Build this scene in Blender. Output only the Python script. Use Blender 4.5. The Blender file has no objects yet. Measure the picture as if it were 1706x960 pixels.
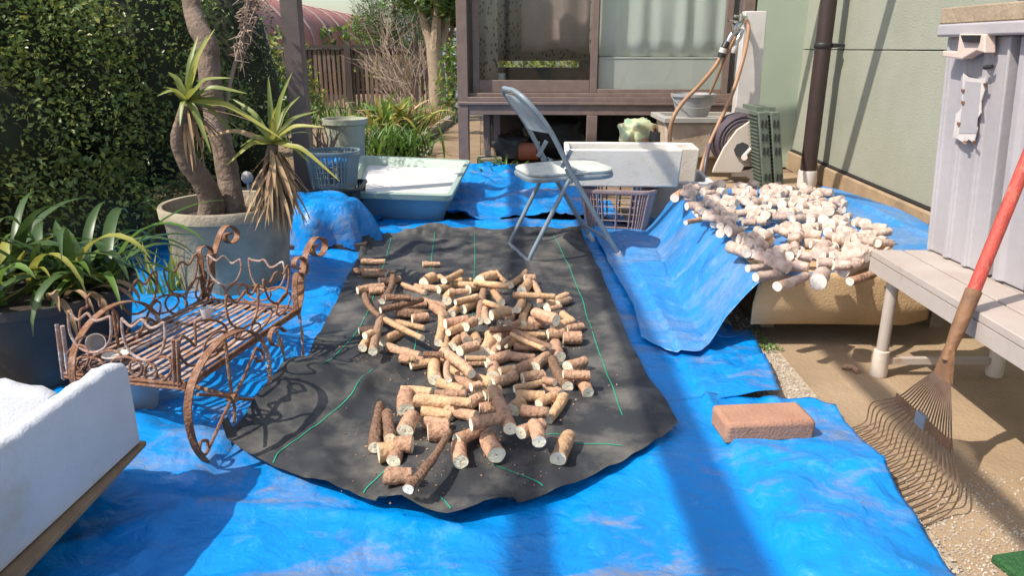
import bpy, math, random
from mathutils import Vector, Matrix, noise
R = math.radians
SC = bpy.context.scene
COL = SC.collection
# ------------------------------------------------------------- camera, sky, sun, exposure
PITCH = 17.9
cam_d = bpy.data.cameras.new('camera'); cam = bpy.data.objects.new('camera', cam_d); COL.objects.link(cam)
cam.location = (0, 0, 1.0); cam.rotation_euler = (R(90 - PITCH), 0, 0)
cam_d.sensor_width = 36; cam_d.lens = 26.17; cam_d.clip_start = 0.05; cam_d.clip_end = 400
SC.camera = cam
LD = Vector((.72, .33, -1.0)).normalized()          # the way sunlight travels
elev = math.asin(-LD.z)
az = math.atan2(-LD.x, -LD.y)                        # clockwise from +Y
w = bpy.data.worlds.new('World'); SC.world = w; w.use_nodes = True
nt = w.node_tree; bg = nt.nodes['Background']
sky = nt.nodes.new('ShaderNodeTexSky'); sky.sky_type = 'NISHITA'; sky.sun_disc = False
sky.sun_elevation = elev; sky.sun_rotation = az; sky.air_density = 1.2; sky.dust_density = 2.0
nt.links.new(sky.outputs[0], bg.inputs[0]); bg.inputs[1].default_value = 0.15
sd = bpy.data.lights.new('sun', 'SUN'); sd.energy = 4.1; sd.angle = R(0.6); sd.color = (1, .93, .82)
sun = bpy.data.objects.new('sun', sd); COL.objects.link(sun)
sun.rotation_euler = LD.to_track_quat('-Z', 'Y').to_euler(); sun.location = (-6, -2, 9)
vs = SC.view_settings
vs.view_transform = 'Standard'; vs.look = 'None'; vs.gamma = 1; vs.use_curve_mapping = False
vs.exposure = 0.52

# ------------------------------------------------------------- measuring: photo pixel -> place in the yard
ct, st = math.cos(R(PITCH)), math.sin(R(PITCH)); FP = 1240.0
def ray(px, py):
    d = py - 480.0
    return Vector((px - 853.0, FP * ct - d * st, -FP * st - d * ct))
O = Vector((0, 0, 1.0))
def G(px, py, z=0.0):
    r = ray(px, py); s = (z - 1.0) / r.z; return O + r * s
def F(px, py, y):
    r = ray(px, py); return O + r * (y / r.y)
def HIT(px, py, p0, n):
    r = ray(px, py); return O + r * ((Vector(p0) - O).dot(n) / r.dot(n))
def mpp(p):                                          # metres per photo pixel at a point
    return (p.y * ct + (1 - p.z) * st) / FP

# ------------------------------------------------------------- materials
def mat(name, c1, c2=None, scale=6, rough=.6, bump=0, bscale=60, dirt=None, dscale=3, dlo=.5, dhi=.65, metal=0, spec=.5,
        transl=0, rnd=0, stretch=(1, 1, 1), detail=5, rvar=0, alpha=1):
    m = bpy.data.materials.new(name); m.use_nodes = True
    n = m.node_tree.nodes; l = m.node_tree.links; b = n['Principled BSDF']
    tc = n.new('ShaderNodeTexCoord'); mp = n.new('ShaderNodeMapping'); mp.inputs['Scale'].default_value = stretch
    l.new(tc.outputs['Object'], mp.inputs[0]); co = mp.outputs[0]
    c2 = c2 or tuple(x * .75 for x in c1)
    no = n.new('ShaderNodeTexNoise'); no.inputs['Scale'].default_value = scale; no.inputs['Detail'].default_value = detail
    l.new(co, no.inputs['Vector'])
    cr = n.new('ShaderNodeValToRGB'); cr.color_ramp.elements[0].position = .35; cr.color_ramp.elements[1].position = .65
    cr.color_ramp.elements[0].color = (*c1, 1); cr.color_ramp.elements[1].color = (*c2, 1)
    l.new(no.outputs[0], cr.inputs[0]); out = cr.outputs[0]
    if dirt:
        n2 = n.new('ShaderNodeTexNoise'); n2.inputs['Scale'].default_value = dscale; n2.inputs['Detail'].default_value = 8
        n2.inputs['Roughness'].default_value = .65
        l.new(co, n2.inputs['Vector'])
        r2 = n.new('ShaderNodeMapRange'); r2.inputs[1].default_value = dlo; r2.inputs[2].default_value = dhi
        l.new(n2.outputs[0], r2.inputs[0])
        mx = n.new('ShaderNodeMix'); mx.data_type = 'RGBA'; mx.inputs[7].default_value = (*dirt, 1)
        l.new(r2.outputs[0], mx.inputs[0]); l.new(out, mx.inputs[6]); out = mx.outputs[2]
    if rnd:
        oi = n.new('ShaderNodeObjectInfo'); hs = n.new('ShaderNodeHueSaturation')
        mr = n.new('ShaderNodeMapRange'); mr.inputs[3].default_value = 1 - rnd; mr.inputs[4].default_value = 1 + rnd
        l.new(oi.outputs['Random'], mr.inputs[0]); l.new(mr.outputs[0], hs.inputs['Value']); l.new(out, hs.inputs['Color']); out = hs.outputs[0]
    l.new(out, b.inputs['Base Color'])
    b.inputs['Roughness'].default_value = rough; b.inputs['Metallic'].default_value = metal
    b.inputs['Specular IOR Level'].default_value = spec
    if rvar:
        n3 = n.new('ShaderNodeTexNoise'); n3.inputs['Scale'].default_value = scale * 2.3; n3.inputs['Detail'].default_value = 6
        l.new(co, n3.inputs['Vector']); r3 = n.new('ShaderNodeMapRange'); r3.inputs[1].default_value = .3; r3.inputs[2].default_value = .7
        r3.inputs[3].default_value = rough - rvar; r3.inputs[4].default_value = rough + rvar
        l.new(n3.outputs[0], r3.inputs[0]); l.new(r3.outputs[0], b.inputs['Roughness'])
    if bump:
        n4 = n.new('ShaderNodeTexNoise'); n4.inputs['Scale'].default_value = bscale; n4.inputs['Detail'].default_value = 6
        l.new(co, n4.inputs['Vector'])
        bp = n.new('ShaderNodeBump'); bp.inputs['Strength'].default_value = bump; bp.inputs['Distance'].default_value = .01
        l.new(n4.outputs[0], bp.inputs['Height']); l.new(bp.outputs[0], b.inputs['Normal'])
    if transl:
        tr = n.new('ShaderNodeBsdfTranslucent'); ms = n.new('ShaderNodeMixShader'); ms.inputs[0].default_value = transl
        l.new(out, tr.inputs[0]); l.new(b.outputs[0], ms.inputs[1]); l.new(tr.outputs[0], ms.inputs[2])
        l.new(ms.outputs[0], n['Material Output'].inputs[0])
    m.diffuse_color = (*c1, 1)
    return m

def tarp_mat(name, base, pale, dirt, dlo, dhi):
    m = mat(name, base, tuple(x * .82 for x in base), 2.5, .34, rvar=.14, spec=.6)
    n = m.node_tree.nodes; l = m.node_tree.links; b = n['Principled BSDF']
    tc = n['Texture Coordinate']
    src = b.inputs['Base Color'].links[0].from_socket
    mp2 = n.new('ShaderNodeMapping'); mp2.inputs['Scale'].default_value = (1, 1.9, 1); mp2.inputs['Rotation'].default_value = (0, 0, .5); l.new(tc.outputs['Object'], mp2.inputs[0])
    da = n.new('ShaderNodeTexNoise'); da.inputs['Scale'].default_value = 2.6; da.inputs['Detail'].default_value = 10; da.inputs['Roughness'].default_value = .68; da.inputs['Distortion'].default_value = .5
    db_ = n.new('ShaderNodeTexNoise'); db_.inputs['Scale'].default_value = 34; db_.inputs['Detail'].default_value = 8; db_.inputs['Roughness'].default_value = .8
    l.new(mp2.outputs[0], da.inputs['Vector']); l.new(mp2.outputs[0], db_.inputs['Vector'])
    ra = n.new('ShaderNodeMapRange'); ra.inputs[1].default_value = dlo - .02; ra.inputs[2].default_value = dhi - .01; l.new(da.outputs[0], ra.inputs[0])
    rb = n.new('ShaderNodeMapRange'); rb.inputs[1].default_value = .38; rb.inputs[2].default_value = .60; rb.inputs[3].default_value = .25; l.new(db_.outputs[0], rb.inputs[0])
    mm_ = n.new('ShaderNodeMath'); mm_.operation = 'MULTIPLY'; l.new(ra.outputs[0], mm_.inputs[0]); l.new(rb.outputs[0], mm_.inputs[1])
    mxd = n.new('ShaderNodeMix'); mxd.data_type = 'RGBA'; mxd.inputs[7].default_value = (*dirt, 1); l.new(mm_.outputs[0], mxd.inputs[0]); l.new(src, mxd.inputs[6]); src = mxd.outputs[2]
    # pale chafed scuffs and crease lines
    wv = n.new('ShaderNodeTexVoronoi'); wv.feature = 'DISTANCE_TO_EDGE'; wv.inputs['Scale'].default_value = 3.2
    nz = n.new('ShaderNodeTexNoise'); nz.inputs['Scale'].default_value = 3.0; nz.inputs['Detail'].default_value = 5
    ad = n.new('ShaderNodeVectorMath'); ad.operation = 'MULTIPLY_ADD'; ad.inputs[1].default_value = (.55, .55, .55)
    l.new(tc.outputs['Object'], nz.inputs['Vector']); l.new(nz.outputs['Color'], ad.inputs[0]); l.new(tc.outputs['Object'], ad.inputs[2])
    l.new(ad.outputs[0], wv.inputs['Vector'])
    n5 = n.new('ShaderNodeTexNoise'); n5.inputs['Scale'].default_value = 9; n5.inputs['Detail'].default_value = 9; n5.inputs['Roughness'].default_value = .75
    l.new(tc.outputs['Object'], n5.inputs['Vector'])
    mr = n.new('ShaderNodeMapRange'); mr.inputs[1].default_value = .56; mr.inputs[2].default_value = .78; mr.inputs[4].default_value = .55
    l.new(n5.outputs[0], mr.inputs[0])
    mx = n.new('ShaderNodeMix'); mx.data_type = 'RGBA'; mx.inputs[7].default_value = (*pale, 1)
    l.new(mr.outputs[0], mx.inputs[0]); l.new(src, mx.inputs[6]); l.new(mx.outputs[2], b.inputs['Base Color'])
    b1 = n.new('ShaderNodeBump'); b1.inputs['Strength'].default_value = .6; b1.inputs['Distance'].default_value = .035
    l.new(wv.outputs['Distance'], b1.inputs['Height'])
    n6 = n.new('ShaderNodeTexNoise'); n6.inputs['Scale'].default_value = 16; n6.inputs['Detail'].default_value = 4; n6.inputs['Distortion'].default_value = 1.2
    l.new(tc.outputs['Object'], n6.inputs['Vector'])
    b2 = n.new('ShaderNodeBump'); b2.inputs['Strength'].default_value = .6; b2.inputs['Distance'].default_value = .010
    l.new(n6.outputs[0], b2.inputs['Height']); l.new(b1.outputs[0], b2.inputs['Normal'])
    ck = n.new('ShaderNodeTexWave'); ck.inputs['Scale'].default_value = 130; ck.bands_direction = 'X'
    l.new(tc.outputs['Object'], ck.inputs['Vector'])
    b3 = n.new('ShaderNodeBump'); b3.inputs['Strength'].default_value = .12; b3.inputs['Distance'].default_value = .002
    l.new(ck.outputs['Fac'], b3.inputs['Height']); l.new(b2.outputs[0], b3.inputs['Normal'])
    l.new(b3.outputs[0], b.inputs['Normal'])
    return m

M = {}
M['tarp'] = tarp_mat('blue_tarp', (.001, .24, .68), (.16, .44, .74), (.26, .23, .22), .55, .68)
M['tarp_dusty'] = tarp_mat('dusty_blue_tarp', (.02, .23, .60), (.30, .44, .66), (.24, .29, .38), .48, .75)
M['sheet'] = mat('black_weed_sheet', (.026, .028, .032), (.046, .047, .049), 5, .6, .35, 420, dirt=(.165, .152, .132), dscale=5, dlo=.46, dhi=.72, spec=.4)
M['thread'] = mat('green_thread', (.02, .34, .20), rough=.5)
M['skin_tan'] = mat('tan_root_skin', (.60, .38, .21), (.46, .27, .145), 70, .75, .7, 90, dirt=(.20, .10, .05), dscale=45, dlo=.56, dhi=.7, rnd=.22, stretch=(1, 1, 1))
M['skin_pink'] = mat('pink_root_skin', (.54, .32, .20), (.40, .22, .135), 60, .75, .8, 90, dirt=(.17, .08, .045), dscale=40, dlo=.52, dhi=.68, rnd=.22)
M['skin_brown'] = mat('brown_root_skin', (.50, .31, .195), (.36, .21, .13), 70, .8, .9, 100, dirt=(.42, .24, .13), dscale=40, dlo=.58, dhi=.72, rnd=.25)
M['skin_dark'] = mat('dark_root_skin', (.27, .155, .095), (.17, .092, .055), 70, .85, 1.0, 110, dirt=(.3, .17, .1), dscale=50, dlo=.6, dhi=.72, rnd=.2)
M['flesh'] = mat('cut_root_flesh', (.92, .86, .68), (.86, .77, .56), 70, .7, .4, 120, rnd=.08)
M['white_skin'] = mat('peeled_root', (.58, .44, .37), (.42, .30, .235), 34, .8, .6, 80, dirt=(.30, .18, .12), dscale=24, dlo=.50, dhi=.66, rnd=.2)
M['white_flesh'] = mat('dried_root_flesh', (.76, .67, .58), (.66, .56, .47), 60, .8, .4, 100, rnd=.07)
M['rust'] = mat('rusty_iron', (.27, .13, .07), (.18, .085, .05), 40, .8, .7, 150, dirt=(.42, .27, .20), dscale=22, dlo=.5, dhi=.7, spec=.3)
M['rust_pale'] = mat('faded_painted_iron', (.42, .30, .25), (.30, .16, .10), 30, .75, .5, 150, dirt=(.50, .44, .42), dscale=20, dlo=.5, dhi=.65, spec=.3)
M['foam'] = mat('white_foam', (.60, .61, .64), (.52, .53, .56), 5, .75, .25, 160, dirt=(.46, .41, .33), dscale=6, dlo=.53, dhi=.80)
M['foam_pink'] = mat('aged_foam', (.68, .62, .56), (.6, .53, .46), 8, .75, .5, 160, dirt=(.5, .42, .34), dscale=5, dlo=.58, dhi=.8)
M['foam_warm'] = mat('warm_white_foam', (.66, .64, .60), (.60, .575, .53), 7, .75, .3, 140, dirt=(.46, .41, .34), dscale=6, dlo=.56, dhi=.8)
M['card'] = mat('cardboard', (.34, .21, .11), (.27, .16, .08), 12, .85, .3, 80, dirt=(.12, .08, .05), dscale=5, dlo=.55, dhi=.75)
M['pot'] = mat('stone_grey_pot', (.40, .34, .245), (.32, .27, .19), 9, .7, .4, 60, dirt=(.17, .14, .10), dscale=4, dlo=.5, dhi=.75)
M['pot_black'] = mat('black_plastic_pot', (.035, .035, .034), (.05, .048, .045), 8, .55, .2, 60)
M['pot_green'] = mat('pale_green_pot', (.42, .44, .34), (.35, .37, .29), 9, .6, .3, 60, dirt=(.3, .26, .18), dscale=4, dlo=.55, dhi=.75)
M['soil'] = mat('garden_soil', (.20, .13, .075), (.13, .085, .05), 7, .95, 1.0, 45, dirt=(.27, .20, .12), dscale=1.5, dlo=.45, dhi=.65)
M['soil_dark'] = mat('dark_potting_soil', (.05, .036, .024), (.03, .022, .015), 20, .95, 1.0, 60)
M['concrete'] = mat('sandy_concrete', (.35, .25, .155), (.27, .19, .115), 3, .9, .5, 90, dirt=(.25, .19, .13), dscale=2.4, dlo=.55, dhi=.8)
M['footing'] = mat('mortar_footing', (.36, .26, .16), (.29, .205, .13), 6, .9, .5, 60, dirt=(.2, .15, .1), dscale=3, dlo=.52, dhi=.75)
M['gravel'] = mat('gravel_stone', (.62, .54, .44), (.38, .32, .26), 30, .9, .6, 60, rnd=.2)
M['gravelbed'] = mat('gravel_bed', (.46, .38, .28), (.28, .22, .16), 60, .95, 1.0, 90)
M['wallgreen'] = mat('sage_green_siding', (.33, .34, .275), (.295, .305, .245), 2.5, .8, .5, 160, dirt=(.33, .33, .26), dscale=1.6, dlo=.5, dhi=.8, spec=.25)
M['joint'] = mat('joint_sealant', (.30, .32, .25), rough=.8)
M['brownmetal'] = mat('brown_aluminium', (.22, .155, .13), (.18, .125, .105), 14, .42, .1, 40, spec=.5, rvar=.08, dirt=(.2, .15, .12), dscale=6, dlo=.6, dhi=.8)
M['postmetal'] = mat('dark_brown_post', (.14, .11, .098), (.115, .09, .08), 14, .5, .1, 40)
M['pipe'] = mat('dark_brown_pipe', (.05, .032, .03), (.042, .027, .026), 8, .4, .1, 30)
M['pvc'] = mat('pale_pvc', (.62, .58, .55), (.52, .48, .46), 8, .5)
M['white_metal'] = mat('white_painted_metal', (.43, .37, .325), (.37, .31, .27), 5, .6, .15, 50, dirt=(.36, .22, .13), dscale=6, dlo=.64, dhi=.74)
M['cupboard'] = mat('weathered_plastic_cupboard', (.385, .365, .385), (.335, .315, .33), 4, .55, .15, 40, dirt=(.45, .38, .36), dscale=3, dlo=.55, dhi=.8)
M['chair_tube'] = mat('grey_blue_painted_tube', (.22, .27, .31), (.18, .22, .25), 20, .4, .1, 80, dirt=(.28, .22, .17), dscale=25, dlo=.62, dhi=.7)
M['chair_vinyl'] = mat('faded_pale_vinyl', (.62, .63, .56), (.50, .52, .48), 12, .6, .3, 60, dirt=(.25, .28, .30), dscale=8, dlo=.55, dhi=.7)
M['chair_back'] = mat('worn_grey_plastic', (.30, .37, .42), (.42, .47, .50), 14, .5, .2, 60)
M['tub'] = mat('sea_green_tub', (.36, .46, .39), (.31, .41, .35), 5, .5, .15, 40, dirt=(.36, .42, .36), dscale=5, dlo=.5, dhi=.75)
M['tub_shade'] = mat('shaded_tub_side', (.17, .28, .35), (.14, .24, .31), 5, .5, .15, 40, dirt=(.2, .3, .34), dscale=5, dlo=.5, dhi=.75)  # bluish darker version of the tub colour: shade put into the side
M['starch'] = mat('white_starch_water', (.78, .76, .72), (.66, .62, .58), 7, .35, .5, 20, dirt=(.6, .5, .46), dscale=9, dlo=.6, dhi=.75)
M['basket_blue'] = mat('grey_blue_basket', (.20, .26, .28), (.16, .21, .23), 10, .45)
M['basket_black'] = mat('black_crate_plastic', (.03, .035, .035), rough=.5)
M['basket_pink'] = mat('mauve_basket_plastic', (.40, .29, .29), (.33, .235, .235), 8, .5, .1, 40, dirt=(.42, .36, .34), dscale=8, dlo=.55, dhi=.75)
M['brick'] = mat('red_brown_paver', (.40, .215, .14), (.33, .17, .11), 14, .9, .4, 140, dirt=(.52, .30, .20), dscale=12, dlo=.6, dhi=.8)
M['matt'] = mat('tan_mat', (.52, .36, .20), (.46, .31, .165), 5, .85, .4, 160, dirt=(.33, .21, .11), dscale=4, dlo=.5, dhi=.8)
M['red'] = mat('red_painted_wood', (.50, .07, .045), (.36, .055, .04), 14, .6, .4, 60, dirt=(.42, .22, .15), dscale=16, dlo=.58, dhi=.72, stretch=(3, 3, .8))
M['bamboo'] = mat('weathered_rake_wood', (.24, .12, .055), (.16, .08, .04), 20, .7, .4, 60)
M['tine'] = mat('rusty_wire', (.13, .075, .045), (.20, .13, .09), 30, .6, .3, 80, metal=.3)
M['steel'] = mat('galvanised_clip', (.45, .45, .44), rough=.4, metal=.6)
M['chrome'] = mat('chrome', (.75, .75, .75), rough=.15, metal=1)
M['hose_tan'] = mat('tan_hose', (.36, .20, .11), (.30, .165, .09), 12, .5)
M['hose_dark'] = mat('purple_brown_hose', (.10, .075, .09), (.075, .055, .065), 12, .4)
M['reel'] = mat('cream_reel_plastic', (.66, .57, .49), (.60, .51, .43), 6, .5, dirt=(.4, .33, .27), dscale=6, dlo=.58, dhi=.8)
M['dark'] = mat('dark_plastic', (.025, .024, .026), rough=.5)
M['crate_green'] = mat('folding_crate_green', (.13, .155, .12), (.10, .125, .095), 10, .5, .2, 60, dirt=(.14, .14, .11), dscale=8, dlo=.55, dhi=.75)
M['sinkm'] = mat('terrazzo_sink', (.48, .38, .28), (.42, .33, .24), 14, .8, .4, 80, dirt=(.26, .18, .11), dscale=5, dlo=.55, dhi=.75)
M['bucket'] = mat('grey_bucket', (.33, .33, .33), (.28, .28, .28), 8, .5, dirt=(.45, .4, .36), dscale=5, dlo=.5, dhi=.7)
M['bark'] = mat('smooth_yucca_bark', (.20, .14, .105), (.12, .085, .062), 16, .9, 1.0, 55, dirt=(.30, .24, .19), dscale=5, dlo=.5, dhi=.7)
M['bark_pale'] = mat('pale_bark', (.36, .28, .19), (.27, .20, .14), 10, .85, .8, 30)
M['leaf_yucca'] = mat('yucca_leaf', (.26, .29, .07), (.16, .21, .045), 8, .45, transl=.3)
M['leaf_yellow'] = mat('yellowing_leaf', (.42, .40, .09), (.30, .30, .06), 8, .5, transl=.35)
M['leaf_dry'] = mat('dry_leaf', (.50, .34, .19), (.34, .22, .12), 14, .8, transl=.15)
M['leaf_dark'] = mat('glossy_hedge_leaf', (.135, .20, .055), (.19, .25, .075), 1.2, .30, transl=.3, spec=.5)
M['leaf_lime'] = mat('young_hedge_leaf', (.32, .33, .07), (.22, .26, .05), 3, .42, transl=.35)
M['leaf_lily'] = mat('strap_leaf', (.075, .13, .035), (.045, .085, .024), 5, .4, transl=.25)
M['leaf_bright'] = mat('bright_garden_leaf', (.16, .27, .045), (.09, .19, .03), 5, .5, transl=.35)
M['leaf_conifer'] = mat('conifer_leaf', (.07, .12, .05), (.10, .155, .065), 3, .6)
M['hedge_core'] = mat('painted_inner_shade', (.032, .040, .016), (.02, .024, .012), 10, .95)  # near black: the shade inside the foliage put into the colour
M['twig'] = mat('dry_twig', (.33, .25, .19), (.24, .175, .13), 10, .85, transl=0)
M['fence'] = mat('weathered_board', (.20, .125, .085), (.14, .09, .062), 9, .85, .4, 40, stretch=(1, 1, .2), dirt=(.28, .2, .15), dscale=6, dlo=.5, dhi=.7)
M['fence_dark'] = mat('dark_fence_post', (.07, .05, .04), rough=.8)
M['vinyl_red'] = mat('faded_red_sheet', (.40, .14, .10), (.34, .11, .08), 2, .6, .3, 10, dirt=(.48, .28, .23), dscale=1.5, dlo=.5, dhi=.8)
M['paleframe'] = mat('pale_hoop', (.52, .42, .36), rough=.7)
M['greywall'] = mat('grey_render', (.36, .34, .31), (.30, .29, .26), 4, .85, .2, 40)
M['interior'] = mat('dim_room_wall', (.30, .27, .24), rough=.9)
M['bluepipe'] = mat('pale_blue_pipe', (.42, .52, .62), rough=.5)
M['turf'] = mat('green_turf_mat', (.03, .13, .035), (.02, .09, .025), 60, .9, 1, 200)
M['greyplastic'] = mat('pale_blue_grey_bowl', (.40, .48, .55), rough=.5)
M['black'] = mat('black_sack_and_void', (.018, .018, .02), (.028, .028, .03), 6, .5, .6, 20)
M['terracotta'] = mat('terracotta', (.30, .10, .055), (.22, .075, .04), 10, .8)
M['stone'] = mat('edging_stone', (.33, .28, .21), (.24, .20, .15), 12, .9, .7, 50)

def glass(name, tint, refl=.5):
    m = bpy.data.materials.new(name); m.use_nodes = True
    n = m.node_tree.nodes; l = m.node_tree.links; n.remove(n['Principled BSDF'])
    t = n.new('ShaderNodeBsdfTransparent'); t.inputs[0].default_value = (*tint, 1)
    g = n.new('ShaderNodeBsdfGlossy'); g.inputs['Roughness'].default_value = .03
    fr0 = n.new('ShaderNodeLayerWeight'); fr0.inputs[0].default_value = .5; fr = n.new('ShaderNodeMath'); fr.operation = 'POWER'; fr.inputs[1].default_value = 4; l.new(fr0.outputs['Facing'], fr.inputs[0])
    mth = n.new('ShaderNodeMath'); mth.operation = 'MULTIPLY_ADD'; mth.inputs[1].default_value = .7; mth.inputs[2].default_value = .04
    ms = n.new('ShaderNodeMixShader'); l.new(fr.outputs[0], mth.inputs[0]); l.new(mth.outputs[0], ms.inputs[0])
    l.new(t.outputs[0], ms.inputs[1]); l.new(g.outputs[0], ms.inputs[2]); l.new(ms.outputs[0], n['Material Output'].inputs[0])
    return m
M['label_paper'] = mat('torn_label_paper', (.55, .51, .50), (.47, .42, .40), 30, .8)
M['glass'] = glass('window_glass', (.90, .92, .90))

def leafprint():
    m = mat('leaf_print_curtain', (.42, .37, .34), (.38, .33, .31), 3, .85, transl=.15)
    n = m.node_tree.nodes; l = m.node_tree.links; b = n['Principled BSDF']
    tc = n['Texture Coordinate']; mp = n.new('ShaderNodeMapping'); mp.inputs['Scale'].default_value = (34, 34, 20); mp.inputs['Rotation'].default_value = (0, .6, 0)
    l.new(tc.outputs['Object'], mp.inputs[0])
    v = n.new('ShaderNodeTexVoronoi'); v.inputs['Scale'].default_value = 1; l.new(mp.outputs[0], v.inputs['Vector'])
    r = n.new('ShaderNodeMapRange'); r.inputs[1].default_value = .30; r.inputs[2].default_value = .36; l.new(v.outputs['Distance'], r.inputs[0])
    mx = n.new('ShaderNodeMix'); mx.data_type = 'RGBA'; mx.inputs[6].default_value = (.06, .045, .045, 1)
    src = b.inputs['Base Color'].links[0].from_socket
    l.new(r.outputs[0], mx.inputs[0]); l.new(src, mx.inputs[7]); l.new(mx.outputs[2], b.inputs['Base Color'])
    return m
M['leafprint'] = leafprint()
M['curtain'] = mat('white_curtain', (.90, .91, .88), (.86, .88, .85), 4, .9, transl=.3)
M['grey_reflection'] = mat('painted_reflection', (.74, .73, .70), (.70, .69, .66), 3, .5)  # grey of the reflection in the lower glass, put into the colour

# ------------------------------------------------------------- mesh helpers
class MB:
    def __init__(s): s.v = []; s.f = []; s.m = []
    def add(s, vs, fs, mi=0):
        k = len(s.v); s.v += [Vector(p) for p in vs]
        for f in fs: s.f.append(tuple(i + k for i in f)); s.m.append(mi)
    def box(s, c, d, rz=0, mi=0, taper=1.0, rx=0, ry=0):
        c = Vector(c); h = Vector(d) / 2; Mx = Matrix.Rotation(rz, 3, 'Z') @ Matrix.Rotation(ry, 3, 'Y') @ Matrix.Rotation(rx, 3, 'X')
        vs = []
        for z in (-1, 1):
            t = taper if z < 0 else 1
            for x, y in ((-1, -1), (1, -1), (1, 1), (-1, 1)): vs.append(c + Mx @ Vector((x * h.x * t, y * h.y * t, z * h.z)))
        s.add(vs, [(0, 3, 2, 1), (4, 5, 6, 7), (0, 1, 5, 4), (1, 2, 6, 5), (2, 3, 7, 6), (3, 0, 4, 7)], mi)
    def hexa(s, b, t, mi=0):                        # four bottom and four top corners, both counter-clockwise
        s.add(list(b) + list(t), [(0, 3, 2, 1), (4, 5, 6, 7), (0, 1, 5, 4), (1, 2, 6, 5), (2, 3, 7, 6), (3, 0, 4, 7)], mi)
    def tube(s, pts, r, n=8, closed=False, mi=0, flat=None, ref=None, twist=0, capmi=None):
        pts = [Vector(p) for p in pts]; N = len(pts); rs = r if isinstance(r, (list, tuple)) else [r] * N
        rings = []; prev = None
        for i, p in enumerate(pts):
            a = pts[i - 1] if (i or closed) else p; b = pts[(i + 1) % N] if (i < N - 1 or closed) else p
            t = (b - a)
            t = t.normalized() if t.length > 1e-9 else Vector((0, 0, 1))
            if ref is not None:
                u = Vector(ref); u = (u - t * u.dot(t)).normalized()
            elif prev is None:
                u = t.orthogonal().normalized()
            else:
                u = prev - t * prev.dot(t); u = u.normalized() if u.length > 1e-6 else t.orthogonal().normalized()
            prev = u; v = t.cross(u)
            if twist:
                an = twist * i; u2 = u * math.cos(an) + v * math.sin(an); v = t.cross(u2); u = u2
            if flat:
                wv, tv = flat; ring = [p + u * wv / 2 + v * tv / 2, p - u * wv / 2 + v * tv / 2, p - u * wv / 2 - v * tv / 2, p + u * wv / 2 - v * tv / 2]
            else:
                ring = [p + (u * math.cos(2 * math.pi * k / n) + v * math.sin(2 * math.pi * k / n)) * rs[i] for k in range(n)]
            rings.append(ring)
        n = len(rings[0]); k0 = len(s.v)
        for ring in rings: s.v += ring
        for i in range(N if closed else N - 1):
            j = (i + 1) % N
            for k in range(n):
                s.f.append((k0 + i * n + k, k0 + i * n + (k + 1) % n, k0 + j * n + (k + 1) % n, k0 + j * n + k)); s.m.append(mi)
        if not closed:
            s.f.append(tuple(k0 + k for k in range(n))[::-1]); s.m.append(mi if capmi is None else capmi)
            s.f.append(tuple(k0 + (N - 1) * n + k for k in range(n))); s.m.append(mi if capmi is None else capmi)
    def lathe(s, c, prof, n=32, mi=0, sx=1, sy=1, closed_bottom=True, rz=0):
        c = Vector(c); k0 = len(s.v); cs, sn = math.cos(rz), math.sin(rz)
        for r, z in prof:
            for k in range(n):
                a = 2 * math.pi * k / n; x, y = r * sx * math.cos(a), r * sy * math.sin(a)
                s.v.append(c + Vector((x * cs - y * sn, x * sn + y * cs, z)))
        for i in range(len(prof) - 1):
            for k in range(n):
                s.f.append((k0 + i * n + k, k0 + i * n + (k + 1) % n, k0 + (i + 1) * n + (k + 1) % n, k0 + (i + 1) * n + k)); s.m.append(mi)
        if closed_bottom:
            s.f.append(tuple(k0 + k for k in range(n))[::-1]); s.m.append(mi)
            e = k0 + (len(prof) - 1) * n; s.f.append(tuple(e + k for k in range(n))); s.m.append(mi)
    def leaf(s, base, d, L, W, up=Vector((0, 0, 1)), mi=0):   # small folded leaf
        d = d.normalized(); sd = d.cross(up); sd = sd.normalized() if sd.length > 1e-4 else Vector((1, 0, 0)); n = sd.cross(d)
        s.add([base, base + d * L * .5 + sd * W / 2 + n * W * .22, base + d * L, base + d * L * .5 - sd * W / 2 + n * W * .22], [(0, 1, 2), (0, 2, 3)], mi)
    def strap(s, base, azim, L, W, el, droop, mi=0, seg=9, twist=0, wav=0):  # long arching blade
        p = Vector(base); e = el; vs = []; a = azim
        for i in range(seg + 1):
            t = i / seg
            d = Vector((math.cos(a) * math.cos(e), math.sin(a) * math.cos(e), math.sin(e)))
            sd = Vector((-math.sin(a), math.cos(a), 0)); nn = sd.cross(d) * -1
            tw = twist * t; sd2 = sd * math.cos(tw) + nn * math.sin(tw)
            wd = W * (min(1, .45 + 2.2 * t) * (1 - max(0, (t - .45) / .55) ** 1.8)) / 2 + .0006
            vs += [p - sd2 * wd + nn * wd * .35, p.copy(), p + sd2 * wd + nn * wd * .35]
            p = p + d * (L / seg); e -= droop / seg * (.4 + 1.2 * t); a += wav * math.sin(t * 5) / seg
        fs = []
        for i in range(seg):
            k = i * 3; fs += [(k, k + 1, k + 4, k + 3), (k + 1, k + 2, k + 5, k + 4)]
        s.add(vs, fs, mi)
    def build(s, name, mats, parent=None, loc=None, smooth=True, bevel=0, ang=38, solid=0):
        if not isinstance(mats, (list, tuple)): mats = [mats]
        if parent is not None: base = WL[parent.name]
        elif loc is not None: base = Vector(loc)
        else:
            xs = [p.x for p in s.v]; ys = [p.y for p in s.v]; base = Vector(((min(xs) + max(xs)) / 2, (min(ys) + max(ys)) / 2, min(p.z for p in s.v)))
        me = bpy.data.meshes.new(name); me.from_pydata([tuple(p - base) for p in s.v], [], s.f)
        for m in mats: me.materials.append(M[m] if isinstance(m, str) else m)
        me.polygons.foreach_set('material_index', s.m)
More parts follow.
